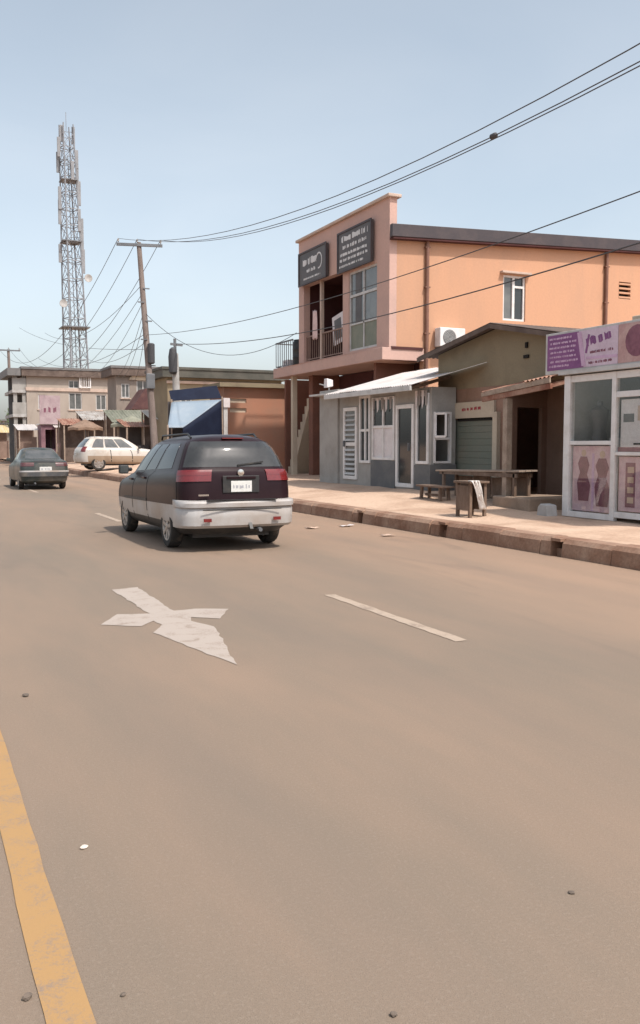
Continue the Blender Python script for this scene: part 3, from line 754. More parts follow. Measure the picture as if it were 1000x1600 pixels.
# ------------------------------------------------------------------ kiosk with purple sign
pk = thing('glass_kiosk', 'white framed glass kiosk with posters behind its panes below the purple sign', 'kiosk', (11, 12, .3))
fm = MB()
GZ = .30
fm.box(10.98, 11.10, 12.86, 13.02, GZ, 2.84); fm.build('corner_post', m_alu, pk, bevel=.006)
def bar_part(x0, x1, y0, y1, z0, z1, name='frame_bar', mat=m_alu, par=pk):
    c = MB(); c.box(x0, x1, y0, y1, z0, z1); return c.build(name, mat, par, bevel=.005)
bar_part(10.99, 11.08, 11.72, 11.82, GZ, 2.84)
bar_part(10.99, 11.08, 9.9, 10.0, GZ, 2.84)
bar_part(11.0, 11.07, 11.82, 12.86, GZ, .40); bar_part(11.0, 11.07, 11.82, 12.86, 1.60, 1.67); bar_part(11.0, 11.07, 11.82, 12.86, 2.72, 2.84)
bar_part(11.0, 11.07, 10.0, 11.72, .36, .46); bar_part(11.0, 11.07, 10.0, 11.72, 1.42, 1.48); bar_part(11.0, 11.07, 10.0, 11.72, 2.40, 2.50); bar_part(11.0, 11.07, 10.0, 11.72, 2.72, 2.84)
m_clear = M('kiosk_glass', (.30, .31, .31), .05, bump=0, var=0, spec=.6)
def clear_glass():
    m = bpy.data.materials.new('clear_glass'); m.use_nodes = True; nt = m.node_tree; nt.nodes.clear()
    out = nt.nodes.new('ShaderNodeOutputMaterial'); mx = nt.nodes.new('ShaderNodeMixShader'); tr = nt.nodes.new('ShaderNodeBsdfTransparent'); gl = nt.nodes.new('ShaderNodeBsdfGlossy')
    tr.inputs[0].default_value = (.95, .96, .955, 1); gl.inputs['Roughness'].default_value = .03
    mx.inputs[0].default_value = .07; nt.links.new(tr.outputs[0], mx.inputs[1]); nt.links.new(gl.outputs[0], mx.inputs[2]); nt.links.new(mx.outputs[0], out.inputs[0])
    return m
m_cg = clear_glass()
for (y0, y1, z0, z1) in ((11.82, 12.86, .40, 1.60), (11.82, 12.86, 1.67, 2.72), (10.0, 11.72, .46, 1.42), (10.0, 11.72, 1.48, 2.40), (10.0, 11.72, 2.5, 2.72)):
    c = MB(); c.box(11.03, 11.038, y0, y1, z0, z1); c.build('pane', m_cg, pk)
c = MB(); c.box(11.1, 13.2, 12.90, 13.0, .2, 2.86); c.box(11.1, 13.2, 9.9, 10.0, .2, 2.86); c.box(13.1, 13.2, 10.0, 12.9, .2, 2.86); c.build('wall', m_greywall, pk)
c = MB(); c.box(11.0, 13.2, 9.9, 13.02, .18, .298); c.build('plinth', m_cement, pk)
c = MB(); c.box(10.9, 13.3, 9.8, 13.1, 2.862, 2.93); c.build('roof', m_alu_d, pk)
# posters and goods just behind the glass
def poster(name, y0, y1, z0, z1, mat, x=11.06): 
    c = MB(); c.box(x, x + .006, y0, y1, z0, z1); return c.build(name, mat, pk)
m_blush = M('blush_print', (.60, .43, .47), .5, (.52, .32, .38), 4, bump=0)
po = poster('poster', 11.84, 12.84, .42, 1.58, m_blush)
def figure(yc, z0, z1, wd, mat, x=11.056):
    c = MB(); h = z1 - z0
    c.add([(x, yc + wd * a, z0 + h * t) for a, t in ((-.45, .0), (.4, .0), (.55, .35), (.30, .55), (.5, .72), (.28, .86), (-.28, .86), (-.5, .70), (-.3, .52), (-.6, .3))], [tuple(range(10))]); c.build('dress_print', mat, po)
    c = MB(); c.add([(x, yc + wd * .22 * math.cos(a), z0 + h * .93 + h * .07 * math.sin(a)) for a in [k * math.pi / 4 for k in range(8)]], [tuple(range(8))]); c.build('head_print', m_tan, po)
figure(12.55, .60, 1.52, .30, m_plum); figure(12.08, .52, 1.50, .33, m_plum)
c = MB(); c.box(11.056, 11.059, 12.28, 12.34, .43, 1.45); c.build('divider_print', m_lilac, po)
po2 = poster('poster', 10.1, 11.68, .48, 1.40, m_blush)
c = MB(); c.box(11.056, 11.059, 11.3, 11.52, .55, 1.3); c.build('print_column', m_plum, po2)
for k in range(4):
    c = MB(); c.box(11.052, 11.0555, 11.33, 11.47, .62 + k * .17, .72 + k * .17); c.build('print_square', m_tan, po2)
po3 = poster('poster', 10.2, 11.66, 1.56, 2.36, m_white)
for (y0, y1, z0, z1, mt) in ((11.36, 11.6, 1.98, 2.12, m_greydark), (11.05, 11.28, 2.0, 2.25, m_tan), (10.75, 10.98, 1.7, 2.1, m_greywall), (11.2, 11.36, 1.60, 1.63, m_dark), (10.4, 10.7, 1.8, 2.2, m_lilac)):
    c = MB(); c.box(11.056, 11.059, y0, y1, z0, z1); c.build('print_block', mt, po3)
poster('band_print', 10.0, 11.72, 1.485, 1.56, m_plum)
mq = thing('dress_form', 'dark dress on a stand behind the upper kiosk pane', 'mannequin', (11.4, 12.55, .3))
c = MB(); c.lathe([(.05, 1.42), (.17, 1.44), (.15, 1.65), (.10, 1.85), (.14, 2.05), (.16, 2.18), (.06, 2.26), (.05, 2.34)], 14); c.build('dress', m_signdark, mq, local=False, smooth=True) if False else None
c = MB(); c.lathe([(.03, 1.10), (.20, 1.12), (.16, 1.35), (.11, 1.55), (.15, 1.78), (.17, 1.92), (.06, 2.0), (.05, 2.08)], 14); c.build('dress', m_signdark, mq, local=True, smooth=True)
c = MB(); c.tube([(0, 0, 0), (0, 0, 1.12)], .02, 8); c.lathe([(.16, 0), (.15, .03), (.02, .04)], 14); c.build('stand', m_steel, mq, local=True)
sf = thing('display_shelf', 'grey shelf with dark bags behind the upper kiosk pane', 'shelf', (11.6, 12.1, .3))
c = MB(); c.box(-.15, .25, -.25, .25, 0, 1.42); c.build('cabinet', m_curtain, sf, local=True)
for k in range(2):
    c = MB(); c.prism([(-.22 + .24 * k, 1.42), (-.02 + .24 * k, 1.42), (-.04 + .24 * k, 1.60), (-.2 + .24 * k, 1.62)], 'x', -.1, .1); c.build('bag', m_greydark, sf, local=True)
# sign on top
ps = thing('purple_sign', 'long shop sign with purple list panel and lilac panel on the glass kiosk', 'sign', (10.95, 12, 2.9))
c = MB(); c.box(10.93, 11.03, 9.6, 13.50, 2.89, 3.64); c.build('box', m_alu_d, ps, bevel=.008)
SX = 10.928
def panel(poly, mat, name='panel', off=0.0):
    c = MB(); c.prism(poly, 'x', SX - .006 - off, SX - off); return c.build(name, mat, ps)
panel([(13.44, 2.96), (12.46, 2.96), (12.60, 3.60), (13.44, 3.60)], m_purple)
panel([(12.455, 2.96), (11.63, 2.96), (11.63, 3.60), (12.595, 3.60)], M('lilac_white_print', (.58, .47, .56), .5, (.52, .40, .49), 3, bump=0))
panel([(11.62, 2.96), (9.65, 2.96), (9.65, 3.60), (11.62, 3.60)], m_pinkprint)
panel([(12.50, 2.98), (12.40, 2.98), (12.53, 3.58), (12.63, 3.58)], m_lilac, 'stripe', .007)
panel([(12.40, 3.14), (11.64, 3.12), (11.64, 3.07), (12.39, 3.09)], m_lilac, 'stripe', .007)
c = MB(); rr = random.Random(21)
for k in range(7):
    strokes(c, (SX - .0065, 13.38 - .03 * (k % 2), 3.01 + k * .083), (0, -1, 0), (0, 0, 1), .55 + .22 * rr.random(), .045, 9, rr, (-.003, 0, 0), .42)
c.build('lettering', m_lilac, ps, weld=False)
c = MB(); strokes(c, (SX - .0065, 12.38, 3.31), (0, -1, .12), (0, .25, 1), .62, .17, 5, rr, (-.003, 0, 0), .34); c.bar((SX - .008, 12.40, 3.20), (SX - .008, 12.33, 3.52), .05, .004, (1, 0, 0)); c.build('lettering', m_purple, ps, weld=False)
c = MB(); strokes(c, (SX - .0065, 12.30, 3.18), (0, -1, .02), (0, 0, 1), .58, .055, 10, rr, (-.003, 0, 0), .3); strokes(c, (SX - .0065, 12.36, 3.0), (0, -1, .02), (0, 0, 1), .6, .05, 11, rr, (-.003, 0, 0), .3); c.build('lettering', m_plum, ps, weld=False)
c = MB(); c.add([(SX - .0075, 11.2 + .26 * math.cos(a), 3.3 + .26 * math.sin(a)) for a in [k * math.pi / 8 for k in range(16)]], [tuple(range(16))]); c.build('round_print', m_plum, ps)
# cream annex behind the glass kiosk
an = thing('cream_annex', 'low cream block with flat parapet behind the purple sign', 'building', (14, 11.5, .2))
c = MB(); c.wall('x', 13.6, 13.8, 8, 13.9, .1, 4.1); c.box(13.8, 19, 13.7, 13.9, .1, 4.1); c.box(13.8, 19, 8, 8.2, .1, 4.1); c.box(18.8, 19, 8.2, 13.7, .1, 4.1); c.build('wall', m_cream, an)
c = MB(); c.box(13.5, 19.1, 7.9, 14.0, 4.102, 4.2); c.build('coping', m_cream, an, bevel=.02)
c = MB(); c.box(13.7, 14.3, 12.1, 12.9, 4.202, 4.30); c.build('hatch', m_olddark, an)
# E3
# ------------------------------------------------------------------ vehicles
def car_paint(name, col, dust, rough=.32, amt=.5):
    return M(name, col, rough, dust, 1.6, .42, .42 + .4 / max(amt, .01) * .5, .05, 60, 0, coat=.16, spec=.25, world=False)
class Car:
    """body skin from stacked plan outlines; q = 0 rear centre, +-1 front centre, v = row number"""
    def __init__(s, rows): s.rows = rows
    def row(s, v):
        v = max(0, min(len(s.rows) - 1.0001, v)); i = int(v); t = v - i
        a, b = s.rows[i], s.rows[i + 1]
        return [x + (y_ - x) * t for x, y_ in zip(a, b)]
    def P(s, q, v):
        while q > 1: q -= 2
        while q < -1: q += 2
        side = 1 if q >= 0 else -1; u = 1 - abs(q)             # +q is the right hand side
        z0, z1, w_, f, r, rf_, rr_, bf, br = s.row(v)
        rf_ = min(rf_, w_ * .95); rr_ = min(rr_, w_ * .95); tf = .05 * w_; tr_ = .03 * w_
        wf, wr = w_ - tf, w_ - tr_
        yf = f - bf * ((wf - rf_) / w_) ** 2; yr = r + br * ((wr - rr_) / w_) ** 2
        if u < .2: x = (u / .2) * (wf - rf_); y_ = f - bf * (x / w_) ** 2
        elif u < .3: t = (u - .2) / .1 * math.pi / 2; x = wf - rf_ + rf_ * math.sin(t); y_ = yf - rf_ * (1 - math.cos(t))
        elif u < .7:
            t = (u - .3) / .4; y_ = (yf - rf_) + ((yr + rr_) - (yf - rf_)) * t
            k = abs(2 * t - 1) ** 3; x = w_ - (tf if t < .5 else tr_) * k
        elif u < .8: t = (u - .7) / .1 * math.pi / 2; x = wr - rr_ + rr_ * math.cos(t); y_ = yr + rr_ * (1 - math.sin(t))
        else: t = (1 - u) / .2; x = t * (wr - rr_); y_ = r + br * (x / w_) ** 2
        k = (y_ - r) / (f - r) if f != r else .5
        return Vector((side * x, y_, z1 + (z0 - z1) * k))
    def N(s, q, v):
        e = .004
        du = s.P(q + e, v) - s.P(q - e, v); dv = s.P(q, min(v + .05, len(s.rows) - 1.01)) - s.P(q, max(v - .05, 0))
        n = du.cross(dv)
        if n.length < 1e-9: return Vector((0, 0, 1))
        n.normalize()
        c = Vector((0, max(-1.2, min(1.2, s.P(q, v).y)), .5))
        return n if n.dot(s.P(q, v) - c) > 0 else -n
    def body(s, two=None, low=0):
        us = [i / 20 for i in range(5)] + [.2 + .1 * i / 5 for i in range(1, 6)] + [.3 + .4 * i / 26 for i in range(1, 27)] + [.7 + .1 * i / 5 for i in range(1, 6)] + [.8 + .05 * i for i in range(1, 5)]
        us = sorted(set(round(u, 5) for u in [0] + us))
        ring = [1 - u for u in us] + [-(1 - u) for u in reversed(us[1:-1])]
        n = len(ring); mb = MB(); L = len(s.rows)
        vs_ = []
        for i in range(L - 1): vs_ += [i, i + .5]
        vs_.append(L - 1)
        for v in vs_:
            for q in ring: mb.v.append(s.P(q, v))
        for i in range(len(vs_) - 1):
            for k in range(n):
                k2 = (k + 1) % n
                mb.f.append((i * n + k, i * n + k2, (i + 1) * n + k2, (i + 1) * n + k)); mb.m.append(0 if two is None or vs_[i] >= two else 1 if vs_[i] >= low else 2)
        mb.f.append(tuple(range(n))); mb.m.append(2)
        e = (len(vs_) - 1) * n
        mb.f.append(tuple(e + k for k in range(n))); mb.m.append(0)
        return mb
    def patch(s, mb, q0, q1, v0, v1, off=.006, nq=8, nv=4, skew=0.0, depth=.02):
        """sheet following the skin with its rim turned in; skew slides the upper edge along q"""
        G = {}
        for j in range(nv + 1):
            for i in range(nq + 1):
                a, b = i / nq, j / nv
                # rounded corners in parameter space
                qq = q0 + (q1 - q0) * a + skew * b; vv = v0 + (v1 - v0) * b
                G[i, j] = s.P(qq, vv) + s.N(qq, vv) * off
        base = len(mb.v); idx = {}
        for j in range(nv + 1):
            for i in range(nq + 1): idx[i, j] = len(mb.v); mb.v.append(G[i, j])
        for j in range(nv):
            for i in range(nq): mb.f.append((idx[i, j], idx[i + 1, j], idx[i + 1, j + 1], idx[i, j + 1])); mb.m.append(0)
        rim = [(i, 0) for i in range(nq)] + [(nq, j) for j in range(nv)] + [(i, nv) for i in range(nq, 0, -1)] + [(0, j) for j in range(nv, 0, -1)]
        inner = []
        for (i, j) in rim:
            a, b = i / nq, j / nv
            qq = q0 + (q1 - q0) * a + skew * b; vv = v0 + (v1 - v0) * b
            inner.append(len(mb.v)); mb.v.append(s.P(qq, vv) + s.N(qq, vv) * (off - depth))
        for k in range(len(rim)):
            k2 = (k + 1) % len(rim)
            mb.f.append((idx[rim[k]], inner[k], inner[k2], idx[rim[k2]])); mb.m.append(0)
        return mb

def cut_arches(o, spots, rad, wd, mat):
    """wheel arches cut from the closed skin"""
    for (x, y_, z) in spots:
        c = MB(); sg = 1 if x > 0 else -1
        c.lathe([(rad, -.26), (rad, .30)], 40, 'x', (x - .0 * sg, y_, z)); cut = c.build('cutter', mat)
        md = o.modifiers.new('b', 'BOOLEAN'); md.operation = 'DIFFERENCE'; md.object = cut; md.solver = 'EXACT'
        bpy.context.view_layer.update()
        me = bpy.data.meshes.new_from_object(o.evaluated_get(bpy.context.evaluated_depsgraph_get()))
        o.modifiers.clear(); o.data = me
        bpy.data.objects.remove(cut)
    o.data.polygons.foreach_set('use_smooth', [True] * len(o.data.polygons))
    o.data.set_sharp_from_angle(angle=R(32))

def wheel(parent, x, y_, r, wdt, rim_mat, spokes=7):
    sg = 1 if x > 0 else -1
    h = MB(); h.lathe([(.10, -.05), (.10, .05)], 16, 'x', (x, y_, r)); hub = h.build('wheel', m_steel, parent, local=True)
    t = MB(); hw = wdt / 2
    t.lathe([(r * .66, -hw * .9), (r * .80, -hw), (r * .93, -hw * .95), (r * .99, -hw * .7), (r, -hw * .3), (r, hw * .3), (r * .99, hw * .7), (r * .93, hw * .95), (r * .80, hw), (r * .66, hw * .9)], 36, 'x', (x, y_, r), closed=True)
    t.build('tyre', m_rubber, hub, local=True, smooth=True)
    c = MB(); xo = x + sg * hw * .55
    c.lathe([(r * .67, -hw * sg * 1.35), (r * .67, hw * sg * .38), (r * .60, hw * sg * .36), (r * .58, -hw * sg * .05), (r * .05, -hw * sg * .05)], 32, 'x', (xo, y_, r))
    for k in range(spokes):
        a = 2 * math.pi * k / spokes + .3
        d = Vector((0, math.cos(a), math.sin(a)))
        c.bar(Vector((xo + sg * hw * .12, y_, r)) + d * r * .1, Vector((xo + sg * hw * .22, y_, r)) + d * r * .61, r * .17, hw * .3, (1, 0, 0))
    c.lathe([(r * .17, -hw * .1), (r * .15, hw * sg * .35), (r * .04, hw * sg * .42)], 16, 'x', (xo, y_, r))
    c.build('rim', rim_mat, hub, local=True, smooth=True)
    return hub

m_rim = M('dusty_alloy', (.42, .40, .38), .4, (.30, .25, .21), 6, .45, .7, .06, 40, 0, metal=.5, world=False)
m_carglass = M('tinted_car_glass', (.010, .011, .012), .05, bump=0, var=0, spec=.28)
m_carglass2 = M('grey_car_glass', (.06, .066, .066), .06, (.10, .10, .10), 3, bump=0, var=0, spec=.8, world=False)
m_redlamp = M('red_lamp', (.13, .009, .011), .18, (.16, .012, .013), 8, bump=0, var=.05, coat=.6, world=False)
m_redlamp2 = M('pale_red_lamp', (.15, .016, .017), .2, bump=0, var=.05, coat=.6, world=False)
m_plate = M('plate_white', (.60, .60, .58), .5, bump=0, world=False)
m_platetxt = M('plate_print', (.34, .34, .37), .6, bump=0, var=0)
m_chrome = M('chrome', (.60, .60, .60), .15, bump=0, var=0, metal=1.0)
m_seam = M('panel_gap', (.008, .008, .008), .8, bump=0, var=0)

def plate(parent, x, y_, z, wd, hh, seed, ny=-1):
    c = MB(); c.box(x - wd / 2, x + wd / 2, y_, y_ + .012, z - hh / 2, z + hh / 2); p = c.build('number_plate', m_plate, parent, local=True, bevel=.003)
    c = MB(); strokes(c, (x - wd * .40, y_ - .0005, z - hh * .22), (1, 0, 0), (0, 0, 1), wd * .8, hh * .42, 8, random.Random(seed), (0, -.002, 0), .2); c.build('plate_print', m_platetxt, p, local=True, weld=False)

# ---- minivan
van_paint = M('plum_black_paint', (.018, .008, .011), .30, (.030, .016, .018), 1.6, .42, .8, .05, 60, 0, coat=.05, spec=.12, world=False)
van_silver = car_paint('silver_paint', (.40, .39, .385), (.30, .245, .205), .35, .6)
V = Car([  # z front, z rear, half width, front y, rear y, corner radii, bows
    [.24, .26, .80, 2.26, -2.20, .30, .30, .22, .11],
    [.30, .34, .87, 2.38, -2.30, .34, .30, .24, .11],
    [.46, .50, .915, 2.43, -2.335, .36, .30, .26, .11],
    [.62, .70, .93, 2.42, -2.34, .36, .30, .26, .11],
    [.74, .88, .932, 2.37, -2.33, .34, .30, .26, .11],
    [.86, 1.04, .925, 2.28, -2.315, .32, .30, .26, .11],
    [.93, 1.18, .905, 2.12, -2.29, .30, .30, .26, .11],
    [1.10, 1.245, .868, 1.22, -2.26, .22, .30, .20, .11],
    [1.34, 1.41, .80, .82, -2.20, .20, .30, .18, .13],
    [1.50, 1.55, .735, .56, -2.13, .20, .30, .16, .15],
    [1.60, 1.64, .665, .38, -2.04, .20, .30, .14, .16],
    [1.668, 1.70, .57, .24, -1.93, .22, .30, .12, .15],
    [1.715, 1.735, .42, .12, -1.80, .22, .26, .10, .12],
    [1.745, 1.755, .20, .04, -1.66, .15, .15, .0, .0],
    [1.748, 1.752, .03, .0, -1.6, .02, .02, .0, .0]])
van = thing('minivan', 'dark plum minivan with silver bumper and lower sides driving away', 'van', (4.60, 15.02, 0.004), 0)
bo = V.body(3, 1.5).build('body', [van_paint, van_silver, m_blackplastic], van, local=True)
cut_arches(bo, [(sx * .88, yy, .335) for sx in (-1, 1) for yy in (1.46, -1.40)], .385, .3, m_blackplastic)
c = MB(); c.box(-.62, .62, -1.9, 2.0, .18, .5); c.build('underbody', m_blackplastic, van, local=True)
c = MB(); V.patch(c, -.272, .272, 7.12, 10.1, .004, 28, 12); rw = c.build('rear_window', M('rear_car_glass', (.030, .031, .032), .06, (.045, .046, .046), 3, bump=0, var=0, spec=.55, world=False), van, local=True, smooth=True)
c = MB(); c.bar((-.02, -2.262, 1.29), (.40, -2.235, 1.34), .022, .018, (0, 1, 0)); c.build('wiper', m_blackplastic, rw, local=True)
for sg in (-1, 1):
    for (a, b_, sk) in ((.345, .462, .0), (.478, .565, .0), (.578, .668, -.0)):
        c = MB(); V.patch(c, sg * a, sg * b_, 7.10, 9.85, .004, 8, 9); c.build('side_window', m_carglass, van, local=True, smooth=True)
    c = MB(); V.patch(c, sg * .150, sg * .290, 5.1, 6.65, .014, 12, 5, depth=.03); tl = c.build('tail_light', m_redlamp, van, local=True, smooth=True)
    c = MB(); V.patch(c, sg * .156, sg * .285, 5.75, 6.15, .017, 12, 2, depth=.01); c.build('lamp_strip', m_redlamp2, tl, local=True, smooth=True)
    for qq in (.47, .572, .69):                       # door shut lines
        c = MB(); V.patch(c, sg * (qq - .0018), sg * (qq + .0018), 1.2, 7.0, .0012, 1, 12, depth=.004); c.build('shut_line', m_seam, van, local=True)
    for qq in (.50, .60):
        c = MB(); p = V.P(sg * qq, 5.9) + V.N(sg * qq, 5.9) * .018; c.obox(p, (0, .09, 0), (sg * .012, 0, 0), (0, 0, .018)); c.build('door_handle', van_paint, van, local=True, bevel=.006)
    c = MB(); V.patch(c, sg * .47, sg * .64, 3.0, 3.3, .010, 16, 2, depth=.014); c.build('side_moulding', m_blackplastic, van, local=True, smooth=True)
    c = MB(); c.tube([(sg * .54, .1, 1.68), (sg * .54, .04, 1.745), (sg * .55, -1.45, 1.765), (sg * .54, -1.6, 1.70)], .017, 8); c.build('roof_rail', m_blackplastic, van, local=True, smooth=True)
    # mirror
    c = MB(); c.add([(sg * .86, 1.02, 1.13), (sg * .86, .92, 1.13), (sg * .86, .92, 1.19), (sg * .86, 1.02, 1.19), (sg * 1.0, .96, 1.12), (sg * 1.0, .86, 1.12), (sg * 1.0, .86, 1.2), (sg * 1.0, .96, 1.2)],
                    [(0, 1, 2, 3), (4, 5, 6, 7), (0, 4, 5, 1), (1, 5, 6, 2), (2, 6, 7, 3), (3, 7, 4, 0)])
    c.box(sg * .95, sg * 1.12, .82, .92, 1.09, 1.24); mi = c.build('wing_mirror', m_blackplastic, van, local=True, bevel=.025)
    c = MB(); c.box(sg * .965, sg * 1.105, .812, .819, 1.105, 1.225); c.build('mirror_glass', m_carglass2, mi, local=True)
    c = MB(); V.patch(c, sg * .79, sg * .73, 3.6, 5.4, .006, 8, 4); c.build('headlight', m_plate, van, local=True, smooth=True)
    wheel(van, sg * .80, 1.46, .33, .20, m_rim); wheel(van, sg * .80, -1.40, .33, .20, m_rim)
c = MB(); V.patch(c, .80, 1.20, 7.2, 9.9, .004, 14, 6); c.build('windscreen', m_carglass, van, local=True, smooth=True)
# rear bumper with step
bp = MB(); prof = [(.02, .36), (.075, .40), (.085, .52), (.085, .62), (.06, .655), (.11, .675), (.115, .735), (.09, .765), (.0, .775)]
qs = [-.315 + .63 * i / 40 for i in range(41)]
for (o_, z) in prof:
    for q in qs:
        p = V.P(q, 2.6); n = V.N(q, 2.6); n.z = 0; n.normalize(); f_ = 1 if abs(q) < .24 else max(0.0, (.315 - abs(q)) / .075)
        bp.v.append(Vector((p.x, p.y, 0)) + n * (.006 + o_ * (.05 + .95 * f_)) + Vector((0, 0, z)))
for i in range(len(prof) - 1):
    for k in range(40): bp.f.append((i * 41 + k, i * 41 + k + 1, (i + 1) * 41 + k + 1, (i + 1) * 41 + k)); bp.m.append(0)
bpo = bp.build('rear_bumper', van_silver, van, local=True, smooth=True)
c = MB(); c.box(-.55, .55, -2.452, -2.36, .776, .784); c.build('step_pad', m_blackplastic, bpo, local=True)
c = MB(); c.box(-.62, .62, -2.438, -2.428, .628, .64); c.build('bumper_groove', m_seam, bpo, local=True)
for sx in (-.55, .55):
    c = MB(); c.box(sx - .06, sx + .06, -2.436, -2.42, .46, .51); c.build('reflector', m_redlamp, bpo, local=True)
c = MB(); c.tube([(.28, -2.3, .33), (.28, -2.44, .32)], .03, 10); c.build('exhaust_pipe', m_steel, van, local=True, smooth=True)
c = MB(); c.bar((.12, -2.40, .42), (.12, -2.47, .33), .05, .05, (1, 0, 0)); c.build('tow_hook', m_blackplastic, van, local=True)
c = MB(); c.box(-.28, .30, -2.337, -2.322, .88, 1.135); rec = c.build('plate_recess', m_blackplastic, van, local=True, bevel=.006)
c = MB(); c.box(-.22, .24, -2.352, -2.337, 1.085, 1.125); c.build('garnish', van_paint, rec, local=True, bevel=.006)
c = MB(); c.lathe([(.055, 0), (.05, -.012), (.01, -.016)], 16, 'y', (.01, -2.315, 1.18)); c.build('badge', m_chrome, van, local=True, smooth=True)
plate(van, .01, -2.352, .975, .33, .165, 5)
c = MB(); c.box(-.66, -.50, -2.342, -2.325, .84, .865); c.build('nameplate', m_chrome, van, local=True)
c = MB(); c.box(-.17, .17, -2.005, -1.94, 1.688, 1.704); c.build('brake_light', m_redlamp, van, local=True)
for sg in (-1, 1):                                   # tailgate edges
    c = MB(); V.patch(c, sg * .294, sg * .2975, 3.3, 10.2, .0012, 1, 16, depth=.004); c.build('tailgate_gap', m_seam, van, local=True)

# ---- dark green saloon
sed_paint = car_paint('dark_green_paint', (.035, .045, .043), (.12, .105, .09), .34, .7)
S = Car([
    [.22, .24, .74, 2.06, -2.08, .28, .22, .2, .08],
    [.28, .31, .82, 2.20, -2.22, .30, .24, .22, .10],
    [.42, .46, .845, 2.26, -2.28, .32, .24, .24, .12],
    [.56, .62, .855, 2.25, -2.27, .32, .22, .24, .12],
    [.68, .80, .855, 2.20, -2.25, .30, .20, .24, .12],
    [.76, .94, .84, 2.12, -2.21, .28, .20, .22, .12],
    [.82, 1.03, .815, 1.95, -2.10, .26, .22, .2, .12],
    [.98, 1.07, .775, 1.0, -1.38, .22, .22, .2, .12],
    [1.20, 1.24, .68, .60, -1.05, .18, .18, .14, .10],
    [1.40, 1.41, .585, .25, -.72, .15, .16, .10, .08],
    [1.455, 1.46, .50, .12, -.60, .16, .16, .08, .06],
    [1.49, 1.49, .25, .0, -.5, .1, .1, .0, .0],
    [1.495, 1.495, .03, -.05, -.4, .02, .02, .0, .0]])
sed = thing('saloon_car', 'dark green dusty saloon car ahead of the minivan at the left edge', 'car', (4.62, 35.3, .004), R(0))
bo = S.body().build('body', [sed_paint, sed_paint, m_blackplastic], sed, local=True)
cut_arches(bo, [(sx * .80, yy, .31) for sx in (-1, 1) for yy in (1.32, -1.30)], .36, .3, m_blackplastic)
c = MB(); c.box(-.58, .58, -1.85, 1.9, .16, .45); c.build('underbody', m_blackplastic, sed, local=True)
c = MB(); S.patch(c, -.215, .215, 7.12, 8.9, .004, 16, 6); c.build('rear_window', m_carglass2, sed, local=True, smooth=True)
c = MB(); S.patch(c, .80, 1.20, 7.15, 8.9, .004, 14, 6); c.build('windscreen', m_carglass2, sed, local=True, smooth=True)
for sg in (-1, 1):
    for (a, b_) in ((.36, .475), (.49, .655)):
        c = MB(); S.patch(c, sg * a, sg * b_, 7.10, 8.9, .004, 8, 6); c.build('side_window', m_carglass2, sed, local=True, smooth=True)
    c = MB(); S.patch(c, sg * .12, sg * .285, 4.25, 5.3, .010, 10, 4, depth=.03); c.build('tail_light', M('smoked_lamp', (.085, .03, .03), .25, bump=0, coat=.5, world=False), sed, local=True, smooth=True)
    c = MB(); c.box(sg * .84, sg * 1.0, .72, .80, .98, 1.10); c.build('wing_mirror', sed_paint, sed, local=True, bevel=.02)
    for qq in (.482, .66):
        c = MB(); S.patch(c, sg * (qq - .002), sg * (qq + .002), 1.2, 7.0, .0012, 1, 10, depth=.004); c.build('shut_line', m_seam, sed, local=True)
    wheel(sed, sg * .73, 1.32, .305, .19, m_rim); wheel(sed, sg * .73, -1.30, .305, .19, m_rim)
c = MB(); S.patch(c, -.30, .30, 2.1, 3.25, .030, 24, 4, depth=.045); bq = c.build('rear_bumper', M('dark_bumper', (.055, .055, .058), .45, (.12, .105, .09), 3, world=False), sed, local=True, smooth=True)
c = MB(); S.patch(c, -.295, .295, 3.05, 3.35, .036, 24, 2, depth=.03); c.build('bumper_trim', van_silver, bq, local=True, smooth=True)
c = MB(); S.patch(c, -.12, .12, 5.25, 6.0, .008, 8, 2, depth=.02); c.build('garnish', m_blackplastic, sed, local=True, smooth=True)
plate(sed, .02, -2.275, .74, .42, .15, 8)
c = MB(); c.tube([(-.35, -2.1, .24), (-.35, -2.3, .23)], .03, 10); c.build('exhaust_pipe', m_steel, sed, local=True)

# ---- white estate parked nose-in
wh_paint = car_paint('dusty_white_paint', (.56, .53, .49), (.42, .345, .28), .35, .7)
wh_low = car_paint('dusty_tan_sill', (.34, .26, .19), (.24, .175, .125), .5, .7)
Wc = Car([
    [.30, .34, .76, 2.06, -1.98, .28, .22, .2, .06],
    [.38, .42, .84, 2.20, -2.10, .30, .24, .22, .07],
    [.54, .56, .875, 2.25, -2.14, .32, .24, .24, .08],
    [.70, .74, .885, 2.24, -2.13, .32, .22, .24, .08],
    [.86, .92, .88, 2.18, -2.12, .30, .20, .24, .08],
    [.98, 1.06, .86, 2.05, -2.08, .28, .20, .22, .08],
    [1.10, 1.12, .82, 1.10, -2.02, .22, .20, .2, .08],
    [1.36, 1.37, .74, .68, -1.84, .18, .18, .14, .08],
    [1.58, 1.60, .66, .30, -1.62, .15, .16, .10, .08],
    [1.645, 1.66, .56, .16, -1.52, .16, .16, .08, .06],
    [1.69, 1.70, .25, .0, -1.3, .1, .1, .0, .0],
    [1.695, 1.705, .03, -.05, -1.2, .02, .02, .0, .0]])
GW = ground(9.6, 46.8)
wc = thing('estate_car', 'dusty white estate car parked nose-in on the verge behind the minivan', 'car', (10.10, 46.3, GW), R(-86))
bo = Wc.body(3).build('body', [wh_paint, wh_low, m_blackplastic], wc, local=True)
cut_arches(bo, [(sx * .83, yy, .36) for sx in (-1, 1) for yy in (1.34, -1.22)], .42, .3, m_blackplastic)
c = MB(); c.box(-.6, .6, -1.75, 1.9, .24, .55); c.build('underbody', m_blackplastic, wc, local=True)
